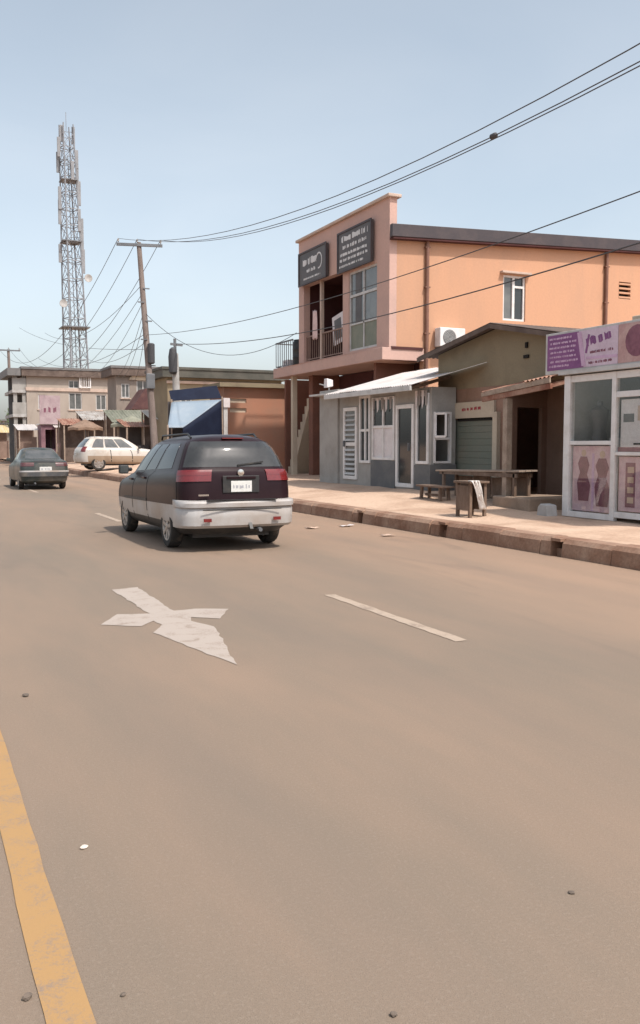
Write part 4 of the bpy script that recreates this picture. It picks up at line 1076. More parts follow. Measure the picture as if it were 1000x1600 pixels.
c = MB(); Wc.patch(c, -.23, .23, 6.2, 7.9, .004, 16, 6); c.build('rear_window', m_carglass2, wc, local=True, smooth=True)
c = MB(); Wc.patch(c, .80, 1.20, 6.15, 7.9, .004, 14, 6); c.build('windscreen', m_carglass2, wc, local=True, smooth=True)
for sg in (-1, 1):
    for (a, b_) in ((.335, .43), (.445, .55), (.562, .668)):
        c = MB(); Wc.patch(c, sg * a, sg * b_, 6.12, 7.9, .004, 8, 6); c.build('side_window', m_carglass2, wc, local=True, smooth=True)
    c = MB(); Wc.patch(c, sg * .20, sg * .295, 4.1, 6.3, .010, 8, 5, depth=.03); c.build('tail_light', m_redlamp2, wc, local=True, smooth=True)
    c = MB(); c.box(sg * .86, sg * 1.04, .80, .90, 1.08, 1.22); c.build('wing_mirror', m_blackplastic, wc, local=True, bevel=.02)
    for qq in (.438, .556, .675):
        c = MB(); Wc.patch(c, sg * (qq - .002), sg * (qq + .002), 1.2, 6.0, .0012, 1, 10, depth=.004); c.build('shut_line', m_seam, wc, local=True)
    wheel(wc, sg * .76, 1.34, .36, .21, m_rim); wheel(wc, sg * .76, -1.22, .36, .21, m_rim)
c = MB(); Wc.patch(c, -.31, .31, 1.1, 3.0, .03, 24, 4, depth=.045); c.build('rear_bumper', wh_paint, wc, local=True, smooth=True)
plate(wc, 0, -2.185, .84, .42, .14, 12)
# E4
# ------------------------------------------------------------------ left background: houses, stalls, poles
def box_house(name, label, x0, x1, y0, y1, h, wall_m, roof_m, holes_front=(), band=None, roof_over=.4, roof_t=.35, cat='building'):
    """house whose front faces back down the road (towards -y)"""
    t = thing(name, label, cat, ((x0 + x1) / 2, y0, .2))
    b = MB(); b.wall('y', y0, y0 + .2, x0, x1, .1, h, holes_front); b.wall('x', x0, x0 + .2, y0 + .2, y1, .1, h); b.wall('x', x1 - .2, x1, y0 + .2, y1, .1, h); b.wall('y', y1 - .2, y1, x0 + .2, x1 - .2, .1, h)
    b.build('wall', wall_m, t)
    for (a, c_, z0, z1) in holes_front:
        f = MB(); frame_xz(f, y0 + .04, y0 + .12, a, c_, z0, z1, .07); f.box((a + c_) / 2 - .035, (a + c_) / 2 + .035, y0 + .045, y0 + .115, z0 + .07, z1 - .07); fo = f.build('window', m_alu_d, t)
        f = MB(); f.box(a + .07, c_ - .07, y0 + .085, y0 + .095, z0 + .07, z1 - .07); f.build('pane', m_glass_g, fo)
        f = MB(); f.box(a - .08, c_ + .08, y0 - .08, y0 - .002, z0 - .1, z0 - .01); f.build('sill', m_coping, fo)
    b = MB(); b.box(x0 - roof_over, x1 + roof_over, y0 - roof_over, y1 + roof_over, h + .002, h + roof_t * .75); ro_ = b.build('roof', m_olddark if roof_m is m_roofgrey else roof_m, t)
    b = MB(); b.box(x0 - roof_over - .05, x1 + roof_over + .05, y0 - roof_over - .05, y1 + roof_over + .05, h + roof_t * .752, h + roof_t); b.build('roof_edge', roof_m, ro_)
    if band:
        b = MB(); b.box(x0 - .06, x1 + .06, y0 - .1, y0 - .002, band[0], band[1]); b.build('string_course', m_coping, t)
    return t
YB = 78.0
X = lambda px, yy=YB: on_y(px, 640, yy).x
Z = lambda py, px=120, yy=YB: on_y(px, py, yy).z
bh = box_house('beige_house', 'long two-storey beige house below the lattice mast', X(42), X(182), YB, 84, Z(590), m_beige, m_roofgrey,
      [(X(108), X(124), Z(607), Z(589) - .3), (X(60), X(72), Z(640), Z(618)), (X(108), X(128), Z(640), Z(614)), (X(150), X(166), Z(640), Z(616))], (Z(612), Z(607)), .4, .75)
c = MB(); frame_xz(c, YB - .25, YB - .2, X(124), X(142), Z(606), Z(586), .09)
for k in range(4): c.box(X(127.5 + 3.5 * k), X(128.3 + 3.5 * k), YB - .24, YB - .21, Z(606) + .09, Z(586) - .09)
c.box(X(124) + .1, X(125) + .1, YB - .2, YB - .003, Z(604), Z(602)); c.box(X(140), X(141), YB - .2, YB - .003, Z(604), Z(602)); c.build('window_cage', m_alu, bh)
# open stair tower / balconies at the road end
bt = thing('balcony_wing', 'grey balcony wing at the road end of the beige house', 'building', (X(32), YB + .5, .2))
x0, x1 = X(20), X(41.5)
for zz in (Z(648), Z(611)):
    c = MB(); c.box(x0, x1, YB, YB + 6, zz - .25, zz); c.build('balcony_slab', m_conc, bt)
    c = MB(); c.wall('y', YB, YB + .12, x0, x1, zz + .002, zz + .95); c.build('balcony_wall', m_greywall, bt)
for xx in (x0 + .1, x1 - .3):
    c = MB(); c.box(xx, xx + .28, YB + .15, YB + .43, .1, Z(590)); c.build('column', m_greywall, bt)
c = MB(); c.wall('y', YB + 3, YB + 3.2, x0, x1, .1, Z(590)); c.build('back_wall', m_greydark, bt)
c = MB(); c.bar((x0 + .3, YB + 1, Z(611)), (x1 - .2, YB + 1, Z(592)), 1.2, .2); c.build('stair_flight', m_conc, bt)
c = MB(); c.box(x0 - .4, x1 - .45, YB - .4, YB + 6, Z(590), Z(590) + .6); c.build('roof', m_roofgrey, bt)

Y2 = 66.0
X2 = lambda px: on_y(px, 640, Y2).x
Z2 = lambda py: on_y(220, py, Y2).z
th_ = box_house('taupe_house', 'taupe two-storey house with small windows behind the leaning pole', X2(182), X2(262), Y2, 69, Z2(588), m_taupe, m_roofgrey,
      [(X2(190), X2(203), Z2(622), Z2(600)), (X2(214), X2(234), Z2(618), Z2(594)), (X2(242), X2(256), Z2(640), Z2(602))], None, .4, .7)
c = MB(); xs = (X2(224)); 
c.prism([(xs + 1.05 * math.cos(a), Z2(594) + .45 * math.sin(a)) for a in [math.pi * k / 10 for k in range(11)]], 'y', Y2 - .15, Y2 - .003); c.build('arched_hood', m_cream, th_)
c = MB(); c.prism([(X2(190), Z2(642)), (X2(236), Z2(640)), (X2(220), Z2(611)), (X2(212), Z2(611))], 'y', Y2 - 3.0, Y2 - .8); ro = c.build('porch_roof', M('dark_red_roof', (.075, .03, .03), .8, (.11, .05, .045), 2), th_)
# green grey single storey row behind the tarp
Y3 = 48.0
X3 = lambda px: on_y(px, 640, Y3).x
Z3 = lambda py: on_y(340, py, Y3).z
gr_ = box_house('low_shop_row', 'long low olive shop block with dark flat roof behind the blue tarp', X3(262), X3(440), Y3, 51, Z3(592), m_olive, M('dark_green_fascia', (.055, .055, .045), .7, (.09, .085, .07), 1.0), [(X3(282), X3(300), Z3(640), Z3(612))], (Z3(601), Z3(597)), .35, .55)
# terracotta wall/building next to the orange building
tc = thing('terracotta_house', 'single-storey terracotta house beside the orange building balcony', 'house', (12.5, 34.2, .3))
x0, x1, yf = on_y(350, 640, 34.2).x, on_y(476, 640, 34.2).x, 34.2
zt = on_y(400, 606, yf).z
b = MB(); b.wall('y', yf, yf + .2, x0, x1, .1, zt, [(x0 + .25, x0 + .95, zt - .62, zt - .45), (x0 + .25, x0 + .95, zt - 1.0, zt - .83)]); b.wall('x', x0, x0 + .2, yf + .2, 36, .1, zt, [(34.7, 35.2, .4, 2.4)]); b.wall('x', x1 - .2, x1, yf + .2, 36, .1, zt); b.wall('y', 35.8, 36, x0 + .2, x1 - .2, .1, zt); b.build('wall', m_terra, tc)
b = MB(); b.box(x0 - .25, x1 + .2, yf - .25, 36.2, zt + .002, zt + .16); b.build('roof', m_olive, tc)
for k in (0, 1):
    b = MB(); b.box(x0 + .25, x0 + .95, yf + .06, yf + .1, zt - .62 - .38 * k, zt - .45 - .38 * k); b.build('vent_louvre', m_cream, tc)
b = MB(); b.box(x0 + .05, x0 + .1, 34.7, 35.2, .4, 2.4); b.build('door', m_timber, tc)

# blue tarp stall
ts = thing('tarp_stall', 'roadside stall with pale blue tarp roof and navy side sheet', 'stall', (10.4, 33, .3))
P_ = lambda px, py, yy: on_y(px, py, yy)
a0, a1, a2, a3 = P_(262, 668, 32.4), P_(286, 668, 32.4), P_(347, 624, 33.4), P_(268, 628, 33.9)
tp = MB(); NT = 10
for i in range(NT + 1):
    for j in range(NT + 1):
        s_, t_ = i / NT, j / NT
        p = (a0.lerp(a1, s_)).lerp(a3.lerp(a2, s_), t_); p.z -= .10 * math.sin(math.pi * s_) * math.sin(math.pi * t_)
        tp.v.append(p)
for i in range(NT):
    for j in range(NT): q = i * (NT + 1) + j; tp.f.append((q, q + 1, q + NT + 2, q + NT + 1)); tp.m.append(0)
o = tp.build('tarp_roof', m_bluetarp, ts, smooth=True); o.modifiers.new('s', 'SOLIDIFY').thickness = .015
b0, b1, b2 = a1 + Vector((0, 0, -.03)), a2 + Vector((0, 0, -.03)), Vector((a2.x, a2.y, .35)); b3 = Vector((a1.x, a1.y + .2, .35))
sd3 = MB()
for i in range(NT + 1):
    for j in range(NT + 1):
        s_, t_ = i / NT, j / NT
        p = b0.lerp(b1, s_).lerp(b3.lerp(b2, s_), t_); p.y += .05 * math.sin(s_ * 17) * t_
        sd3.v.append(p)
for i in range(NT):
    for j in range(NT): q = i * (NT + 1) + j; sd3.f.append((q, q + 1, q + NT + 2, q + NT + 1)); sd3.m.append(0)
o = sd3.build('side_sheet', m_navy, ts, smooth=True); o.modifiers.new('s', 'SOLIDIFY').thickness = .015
tq = MB(); tq.add([a3 + Vector((0, .05, .05)), a2 + Vector((0, .05, .05)), a2 + Vector((-.1, .35, .55)), a3 + Vector((0, .35, .45))], [(0, 1, 2, 3)]); o = tq.build('back_sheet', m_navy, ts); o.modifiers.new('s', 'SOLIDIFY').thickness = .015
for p in (a0, a2, a3):
    c = MB(); c.tube([(p.x, p.y, .25), (p.x, p.y, p.z + .1)], .035, 8); c.build('pole', m_timber_pale, ts)
pp = P_(352, 622, 33.4); c = MB(); c.box(pp.x - .08, pp.x + .08, 33.36, 33.44, .25, pp.z); c.build('corner_board', m_alu_d, ts)
c = MB(); c.box(pp.x - .10, pp.x + .16, 33.31, 33.358, pp.z - .36, pp.z); c.build('white_plaque', m_white, ts)
c = MB(); c.box(a3.x - .1, a2.x - .1, 34.02, 34.09, .3, a2.z - .1); c.build('back_board', m_signdark, ts)

# market stalls by the roadside in the distance
def stall(name, label, px0, px1, py_eave, yy, front_m, roof_m, lift=.5, depth=3.0, front_top=None, group='roadside stalls'):
    A, B = on_y(px0, py_eave, yy), on_y(px1, py_eave, yy)
    t = thing(name, label, 'stall', ((A.x + B.x) / 2, yy, .25), 0, group)
    n = max(2, int((B.x - A.x) / 1.0))
    for k in range(n):
        s = MB(); wdt = (B.x - A.x) / n
        s.sheet((A.x + k * wdt - .02, yy, A.z + (B.z - A.z) * k / n), (wdt + .04, 0, (B.z - A.z) / n), (0, depth, lift), 6, .02); s.build('roof_sheet', roof_m, t, smooth=True)
    for xx in (A.x + .1, B.x - .1):
        for (dy, dz) in ((.08, 0), (depth - .1, lift)):
            c = MB(); c.bar((xx, yy + dy, .2), (xx, yy + dy, A.z + dz - .03), .09, .09, (0, 1, 0)); c.build('post', m_timber_pale, t)
    c = MB(); c.box(A.x + .16, B.x - .16, yy + .5, yy + .58, .2, 1.15 if front_top is None else front_top); c.build('counter', front_m, t)
    c = MB(); c.box(A.x + .16, B.x - .16, yy + depth - .35, yy + depth - .25, .2, A.z + lift * .8); c.build('back_board', front_m, t)
    return t
m_stallbrown = M('brown_board', (.20, .135, .105), .85, (.26, .18, .145), 1.5)
m_stallplum = M('plum_board', (.17, .085, .105), .7, (.24, .13, .15), 1.5)
m_stallpink = M('pink_board', (.36, .26, .275), .7, (.44, .345, .35), 1.5)
stall('market_stall', 'brown boarded stall with low zinc roof left of the plum stall', 28, 62, 672, 71.5, m_stallbrown, m_zinc, .5, 3.0, 2.2)
stall('market_stall', 'plum boarded stall with pale roof beyond the white estate car', 86, 128, 668, 69.0, m_stallplum, m_zinc, .6, 3.0, 1.7)
pkk = thing('pink_booth', 'narrow pink booth standing between the brown stall and the plum stall', 'booth', (on_y(78, 660, 70).x, 70, .25))
xa, xb = on_y(64, 660, 70).x, on_y(92, 660, 70).x; zt = on_y(78, 618, 70).z; zm = on_y(78, 664, 70).z
c = MB(); c.wall('y', 70, 70.1, xa, xb, .2, zm, [(xa + .3, xb - .3, 1.3, zm - .35)]); c.box(xa, xa + .1, 70.1, 72, .2, zm); c.box(xb - .1, xb, 70.1, 72, .2, zm); c.box(xa + .1, xb - .1, 71.9, 72, .2, zm); c.build('wall', m_stallplum, pkk)
c = MB(); c.box(xa - .1, xb + .1, 69.85, 69.95, zm + .05, zt); c.build('headboard', m_stallpink, pkk)
rr = random.Random(31); c = MB(); strokes(c, (xa + .2, 69.849, zm + .9), (1, 0, 0), (0, 0, 1), (xb - xa) * .7, .5, 4, rr, (0, -.004, 0), .3); c.build('lettering', m_plum, pkk, weld=False)
c = MB(); c.box(xa - .1, xb + .1, 69.96, 72.1, zm + .02, zm + .1); c.build('roof', m_zinc, pkk)
stall('market_stall', 'stall with wide pale sloping roof right of the plum stall', 130, 180, 656, 64.0, m_olddark, M('greyed_zinc', (.40, .38, .36), .6, (.25, .21, .18), 1.4, .4, .65, .1), .7, 3.0)
stall('market_stall', 'stall with grey green canvas roof behind the estate car bonnet', 176, 236, 660, 58.0, m_olddark, M('green_canvas', (.13, .135, .10), .85, (.19, .19, .15), 1.2), .9, 3.0)
stall('market_stall', 'small stall with cream roof between leaning pole and blue tarp', 236, 268, 655, 50.0, m_olddark, M('cream_sheet', (.52, .48, .43), .7, (.42, .37, .32), 1.2), .6, 2.5)
stall('market_stall', 'far stall with yellow striped awning at the left edge', -14, 17, 676, 92.0, m_stallbrown, M('yellow_awning', (.48, .36, .16), .8, (.55, .47, .36), 2.0, streak=(6, .1, .1)), .8, 3.0, 2.0)
# sand heap by the parked car
sb = MB(); nA, nR = 26, 7
for i in range(nR + 1):
    for k in range(nA):
        a = 2 * math.pi * k / nA; r_ = i / nR
        sb.v.append(Vector((10.9 + 1.5 * r_ * math.cos(a) * (1 + .1 * math.sin(3 * a)), 44.2 + .8 * r_ * math.sin(a), .24 + .42 * (math.cos(r_ * math.pi) * .5 + .5) + (rnd.uniform(-.02, .02) if i else 0))))
for i in range(nR):
    for k in range(nA): k2 = (k + 1) % nA; sb.f.append((i * nA + k, i * nA + k2, (i + 1) * nA + k2, (i + 1) * nA + k)); sb.m.append(0)
put(sb.build('sand_heap', m_verge, smooth=True), 'low heap of tan sand on the verge before the white estate car', 'sand heap')

# ------------------------------------------------------------------ poles
def catenary(a, b_, sag, n=24):
    a, b_ = Vector(a), Vector(b_); out = []
    for i in range(n + 1):
        t = i / n; p = a.lerp(b_, t); p.z -= 4 * sag * t * (1 - t); out.append(p)
    return out
top = Vector((9.86, 40.2, 10.55)); base = Vector((10.05, 38.3, .2))
ep = thing('utility_pole', 'leaning dark wooden power pole with wide crossarm before the taupe house', 'power pole', base)
c = MB(); c.tube([base + (top - base) * t for t in (-.01, .25, .5, .75, 1.0)], [.17, .155, .14, .125, .105], 12); c.build('shaft', m_pole, ep, smooth=True)
arm_d = Vector((1, -.25, 0)).normalized(); ac_ = top - Vector((0, 0, .12))
c = MB(); c.bar(ac_ - arm_d * 1.0 + Vector((0, -.13, 0)), ac_ + arm_d * 1.0 + Vector((0, -.13, 0)), .10, .12); arm = c.build('crossarm', m_steel, ep)
ins = []
for k in (-.92, -.1, .92):
    p = ac_ + arm_d * k + Vector((0, -.13, .06)); c = MB(); c.lathe([(.02, 0), (.02, .06), (.05, .07), (.035, .11), (.05, .13), (.03, .19)], 10, 'z', p); c.build('insulator', m_conc, arm, smooth=True); ins.append(p + Vector((0, 0, .19)))
def along(t): return base + (top - base) * t
for t_, dx in ((.80, .14), (.74, -.15), (.66, .14), (.58, -.15), (.47, .16)):
    p = along(t_); c = MB(); c.bar(p + Vector((-.28 if dx < 0 else 0, -.14, 0)), p + Vector((.28 if dx > 0 else 0, -.14, 0)), .05, .05); c.build('cable_bracket', m_steel, ep)
p = along(.52); c = MB(); c.lathe([(.10, -.45), (.16, -.40), (.16, .40), (.10, .45)], 14, 'z', p + Vector((.1, -.24, 0))); c.build('cable_coil', m_wire, ep, smooth=True)
p = along(.40); c = MB(); c.box(p.x - .2, p.x + .16, p.y - .30, p.y - .16, p.z - .3, p.z + .35); c.build('meter_box', m_steel, ep, bevel=.02)

cp_b = Vector((on_y(277, 640, 36.0).x, 36.0, .2)); cpz = on_y(272, 533, 36.0).z
cp = thing('concrete_post', 'pale concrete post with dark lamp box near the blue tarp', 'post', cp_b)
c = MB(); c.add([], []); c.tube([cp_b + Vector((0, 0, -.1)), Vector((cp_b.x - .03, 36, 3.4)), Vector((cp_b.x - .06, 36, cpz - .5))], [.17, .155, .13], 12); c.build('shaft', m_conc, cp, smooth=True)
c = MB(); c.lathe([(.10, -.5), (.17, -.42), (.19, .2), (.14, .5), (.05, .58)], 14, 'z', (cp_b.x - .20, 35.85, cpz - .85)); c.build('lamp_box', m_wire, cp, smooth=True)
c = MB(); c.tube([(cp_b.x - .06, 36, cpz - .5), (cp_b.x - .07, 36, cpz + .1)], .06, 10); c.bar((cp_b.x - .25, 36, cpz - .12), (cp_b.x + .25, 36, cpz - .15), .09, .09); c.build('top_fitting', m_steel, cp)

fp_t = on_y(13, 546, 94.0); fp_b = Vector((on_y(20, 690, 93.5).x, 93.6, .2))
fp = thing('utility_pole', 'distant upright power pole at the left edge beside the beige house', 'power pole', fp_b)
c = MB(); c.tube([fp_b, fp_t], [.19, .13], 10); c.build('shaft', m_pole, fp, smooth=True)
c = MB(); c.bar(fp_t + Vector((-1.1, -.15, -.1)), fp_t + Vector((1.1, -.15, -.1)), .12, .13); fa = c.build('crossarm', m_steel, fp)
fins = []
for k in (-1, 0, 1):
    p = fp_t + Vector((k, -.15, -.04)); c = MB(); c.lathe([(.03, 0), (.05, .08), (.03, .2)], 8, 'z', p); c.build('insulator', m_conc, fa); fins.append(p + Vector((0, 0, .2)))
# pole behind the viewer that carries the near ends of the wires
np_b = Vector((10.0, -16, .2)); np_ = thing('utility_pole', 'near wooden power pole out of view beyond the right edge', 'power pole', np_b)
c = MB(); c.tube([np_b, (10.0, -16, 10.4)], [.17, .11], 10); c.build('shaft', m_pole, np_, smooth=True)
c = MB(); c.bar((9.0, -16.1, 10.3), (11.0, -16.1, 10.3), .1, .12); c.build('crossarm', m_steel, np_)

def wire(label, pts, r=.010, group='overhead wires', name='overhead_wire'):
    c = MB(); c.tube(pts, r, 6); o = c.build(name, m_wire, smooth=True)
    return put(o, label, 'wire', group)
def fit(p0, p1, p2, n=30):
    """parabola through three points in y, at the chosen x"""
    (x0, y0, z0), (x1, y1, z1), (x2, y2, z2) = p0, p1, p2
    out = []
    for i in range(n + 1):
        yy = y0 + (y2 - y0) * i / n
        L0 = (yy - y1) * (yy - y2) / ((y0 - y1) * (y0 - y2)); L1 = (yy - y0) * (yy - y2) / ((y1 - y0) * (y1 - y2)); L2 = (yy - y0) * (yy - y1) / ((y2 - y0) * (y2 - y1))
        out.append(Vector((x0 * L0 + x1 * L1 + x2 * L2, yy, z0 * L0 + z1 * L1 + z2 * L2)))
    return out
i2 = ins[2]; i1 = ins[1]; i0 = ins[0]
# sagging span: pole top - mid point seen over the roof - near pole
def span(i_, pm, py_, xm, xe, ze):
    m_ = on_x(pm, py_, xm)
    return fit(i_, m_, (xe, -16, ze))
w1 = wire('uppermost of the three wires rising to the top right corner', span(i0, 1000, 68, 9.7, 9.1, 10.5))
w2 = wire('middle of the three wires rising to the top right corner, with a dark splice', span(i1, 1000, 96, 10.0, 10.0, 10.5))
w3 = wire('lowest of the three wires rising to the top right corner', span(i2, 1000, 103, 10.25, 10.9, 10.5))
q = on_x(799, 190, 10.0); c = MB(); pts = span(i1, 1000, 96, 10.0, 10.0, 10.5)
near = min(pts, key=lambda p: abs(p.y - q.y)); c.lathe([(.02, -.10), (.05, -.07), (.055, .05), (.02, .10)], 10, 'y', near); c.build('splice', m_wire, w2)
wire('service wire crossing the orange wall just under its window, upper of two', fit(along(.60) + Vector((0, -.15, 0)), on_x(600, 440, 10.0), on_x(1000, 297, 10.0) + (on_x(1000, 297, 10.0) - on_x(840, 360, 10.0)) * 3), .010, 'service wires across the orange wall')
wire('service wire crossing the orange wall lower down toward the gabled shop', fit(Vector((cp_b.x, 36, cpz - .1)), on_x(560, 502, 10.0), on_x(880, 405, 10.0) + (on_x(880, 405, 10.0) - on_x(700, 465, 10.0)) * 3), .012, 'service wires across the orange wall')
wire('slack wire dipping from the leaning pole to the orange building balcony', catenary(along(.70), (13.45, 30.9, 5.75), 1.3), .011, 'service wires across the orange wall')
for k, (t_, f_) in enumerate(((.985, fins[0]), (.99, fins[1]), (.98, fins[2]))):
    st_ = ins[k]; wire('%s of three line wires running from leaning pole to far left pole' % ('leftmost', 'middle', 'rightmost')[k], catenary(st_, f_, 3.2 + .3 * k, 30), .014, 'line wires to the far pole')
rnd = random.Random(77)
ends = [(70, 520, 80), (100, 590, 78), (140, 588, 78), (170, 585, 78), (190, 590, 66), (205, 592, 66), (60, 560, 78), (120, 545, 85), (30, 512, 93)]
names = ['low wire', 'thin wire', 'thin drop wire', 'slanting drop wire', 'steep drop wire', 'steepest drop wire', 'slack wire', 'sagging wire', 'long slack wire']
tails = ['toward the balcony wing', 'to the left end of the beige house roof', 'to the middle of the beige house roof', 'to the right end of the beige house roof', 'to the left corner of the taupe house', 'to the taupe house window', 'to the balcony wing roof', 'passing behind the lattice mast', 'to the far pole at left']
for k, (px, py, yy) in enumerate(ends):
    e = on_y(px, py, yy); wire('%s from the leaning pole %s' % (names[k], tails[k]), catenary(along(.82 - .035 * k) + Vector((0, -.1, 0)), e, .5 + 1.0 * rnd.random()), .012, 'drop wires around the leaning pole')

# ------------------------------------------------------------------ lattice mast
m_mast = M('pale_mast_steel', (.26, .27, .29), .55, (.19, .20, .215), 1.0, .45, .7, .08, metal=.2)
m_antenna = M('grey_antenna', (.26, .265, .28), .6, (.20, .205, .215), 2)
def mast():
    YM = 93.0
    A = on_y(126, 640, YM); cx, cy = A.x, YM + 1
    ht = on_y(108, 190, YM).z
    t = thing('lattice_mast', 'tall steel lattice phone mast hung with antennas behind the beige house', 'mast', (cx, cy, .2))
    lean = Vector((on_y(108, 190, YM).x - on_y(124, 580, YM).x, 0, ht - on_y(124, 580, YM).z)); lx = lean.x / lean.z
    def half(z): return 1.20 - .62 * min(1, z / ht)
    def corner(k, z):
        a = R(45 + 90 * k + 14); h = half(z) * 1.25
        return Vector((cx + lx * z + h * math.cos(a), cy + h * math.sin(a), z))
    for k in range(4):
        c = MB(); c.tube([corner(k, .2), corner(k, ht * .5), corner(k, ht)], [.10, .085, .065], 6); c.build('leg', m_mast, t)
    z = 1.0; i = 0
    while z < ht - 1.2:
        dz = 1.7 * half(z) / .9 + .2; z2 = min(z + dz, ht)
        for k in range(4):
            k2 = (k + 1) % 4
            c = MB(); c.bar(corner(k, z), corner(k2, z), .07, .07); c.bar(corner(k, z), corner(k2, z2), .045, .045); c.bar(corner(k2, z), corner(k, z2), .045, .045)
            c.build('bracing', m_mast, t)
        z = z2; i += 1
    c = MB(); zs = 1.0
    for s_ in (-.18, .18): c.bar((cx + lx * .2 + s_ - .2, cy - .5, .3), (cx + lx * ht + s_ - .1, cy - .15, ht - 3), .07, .07, (0, 1, 0))
    ld = c.build('cable_ladder', m_steel, t)
    for (f_, w_) in ((.40, 1.35), (.655, .95), (.835, .8)):
        zz = f_ * ht; c = MB(); c.box(cx + lx * zz - w_, cx + lx * zz + w_, cy - w_, cy + w_, zz, zz + .10); c.build('platform', m_steel, t)
    for (f_, dx, dy, hh) in ((.93, -.95, -.3, 1.9), (.90, .95, -.3, 1.8), (.86, .3, -1.0, 1.8), (.78, -1.1, -.5, 2.2), (.80, 1.05, -.4, 2.4), (.68, 1.2, -.3, 3.2), (.62, -1.25, -.2, 1.8), (.97, .7, -.2, 1.6), (.97, -.6, -.3, 1.6), (.89, -1.0, .3, 2.0), (.74, -1.15, -.4, 2.4), (.72, .9, -.6, 2.2), (.85, 1.0, .1, 2.2), (.60, 1.2, -.5, 2.4)):
        zz = f_ * ht; p = Vector((cx + lx * zz + dx * .9, cy + dy, zz))
        c = MB(); c.box(p.x - .15, p.x + .15, p.y - .08, p.y + .08, zz - hh / 2, zz + hh / 2); an_ = c.build('antenna_panel', m_antenna, t, bevel=.02)
        c = MB(); c.bar((p.x, p.y, zz - .3), (cx + lx * zz, cy, zz - .3), .05, .05); c.bar((p.x, p.y, zz + .3), (cx + lx * zz, cy, zz + .3), .05, .05); c.build('mounting_arm', m_mast, an_)
    for (f_, dx) in ((.55, 1.45), (.47, -1.1)):
        zz = f_ * ht; c = MB(); c.lathe([(.05, .28), (.30, .10), (.40, 0), (.38, -.04), (.05, .06)], 18, 'y', (cx + lx * zz + dx, cy - .8, zz)); c.bar((cx + lx * zz + dx, cy - .6, zz), (cx + lx * zz + dx * .3, cy, zz), .06, .06); c.build('dish', m_conc, t, smooth=True)
    c = MB(); c.tube([(cx + lx * ht, cy, ht - .6), (cx + lx * ht, cy, ht + 1.2)], .03, 6); c.build('lightning_rod', m_mast, t)
mast()

# ------------------------------------------------------------------ far end of the street
rnd = random.Random(41)
far = [('far_house', 'far pale house with grey roof at the end of the road', 11.5, 20, 128, 138, 4.2, m_beige), ('far_house', 'farthest cream house closing the view down the road', 8.0, 20, 168, 180, 4.6, m_cream), ('far_house', 'small far taupe house between the far trees', 10.5, 17, 108, 114, 3.3, m_taupe)]
for (n_, l_, x0, x1, y0, y1, h, mt) in far:
    box_house(n_, l_, x0, x1, y0, y1, h, mt, m_roofgrey, [(x0 + .8, x0 + 2.0, 1.4, 2.6), (x0 + 3.2, x0 + 4.4, 1.4, 2.6)], None, .5, .8, 'house')
def tree(label, x, y, h, rad, seed, n=1500):
    rr = random.Random(seed); t = thing('tree', label, 'tree', (x, y, .1), 0, 'trees at the end of the road')
    c = MB(); c.tube([(x, y, .0), (x + .1, y, h * .3), (x - .1, y + .1, h * .55)], [.26, .2, .13], 8)
    for k in range(5):
        a = rr.random() * 6.28; c.tube([(x, y, h * (.32 + .05 * k)), (x + rad * .6 * math.cos(a), y + rad * .6 * math.sin(a), h * (.6 + .06 * k))], [.1, .04], 6)
    c.build('trunk', m_bark, t, smooth=True)
    cl_ = [(Vector((rr.uniform(-1, 1), rr.uniform(-1, 1), rr.uniform(-.6, .8))) * rad * .62, rad * rr.uniform(.28, .5)) for _ in range(14)]
    c = MB()
    for _ in range(n):
        ce, r_ = rr.choice(cl_); d = Vector((rr.gauss(0, 1), rr.gauss(0, 1), rr.gauss(0, .8))).normalized() * r_ * rr.uniform(.6, 1.05)
        p = Vector((x, y, h * .68)) + ce + d; s_ = rr.uniform(.10, .24)
        u_ = Vector((rr.gauss(0, 1), rr.gauss(0, 1), rr.gauss(0, .6))).normalized(); v_ = u_.orthogonal().normalized()
        c.add([p - u_ * s_, p + v_ * s_ * .5, p + u_ * s_, p - v_ * s_ * .5], [(0, 1, 2, 3)])
    c.build('crown', m_leaf, t, weld=False)
tree('broad green tree beyond the far left pole', 9.0, 118, 6.5, 3.0, 1)
tree('taller green tree at the road end behind the far house', 9.5, 152, 8.5, 3.8, 2)
tree('small round tree closing the far end of the road', 3.0, 190, 7.0, 3.6, 3)
tree('green tree half hidden by the yellow awning stall', 12.2, 100, 5.6, 2.4, 4)

# ------------------------------------------------------------------ small debris on the road
def pebble(label, px, py, r_, mat, seed, flat=.6):
    rr = random.Random(seed); p = on_z(px, py, .0); b = bmesh.new(); bmesh.ops.create_icosphere(b, subdivisions=2, radius=1)
    for v in b.verts:
        k = 1 + rr.uniform(-.16, .16); v.co = Vector((v.co.x * r_ * k * 1.25, v.co.y * r_ * k, v.co.z * r_ * k * flat))
    lo = min(v.co.z for v in b.verts); me = bpy.data.meshes.new('pebble')
    b.to_mesh(me); b.free(); me.materials.append(mat); o = bpy.data.objects.new('pebble', me); COL.objects.link(o); o.location = (p.x, p.y, -lo * .85 + .001); o.rotation_euler.z = rr.uniform(0, 6)
    put(o, label, 'stone', 'loose stones on the road')
m_peb = M('dark_pebble', (.10, .08, .065), .9, (.15, .115, .09), 30); m_pebw = M('pale_pebble', (.58, .50, .43), .9)
pebble('largest dark stone left of the yellow line at the bottom corner', 42, 1561, 0.0130, m_peb, 1)
pebble('small dark stone at the bottom edge right of centre', 615, 1588, 0.0094, m_peb, 2)
pebble('white chip of stone on the lane right of the yellow line', 131, 1325, 0.0144, m_pebw, 3, .35)
pebble('small brown stone right of the yellow line near the bottom', 193, 1556, 0.0072, m_peb, 4)
pebble('dark speck of stone far right on the near lane', 893, 1396, 0.0101, m_peb, 5, .4)
pebble('brown stone on the lane below the painted arrow at left', 40, 1088, 0.0202, m_peb, 6, .45)
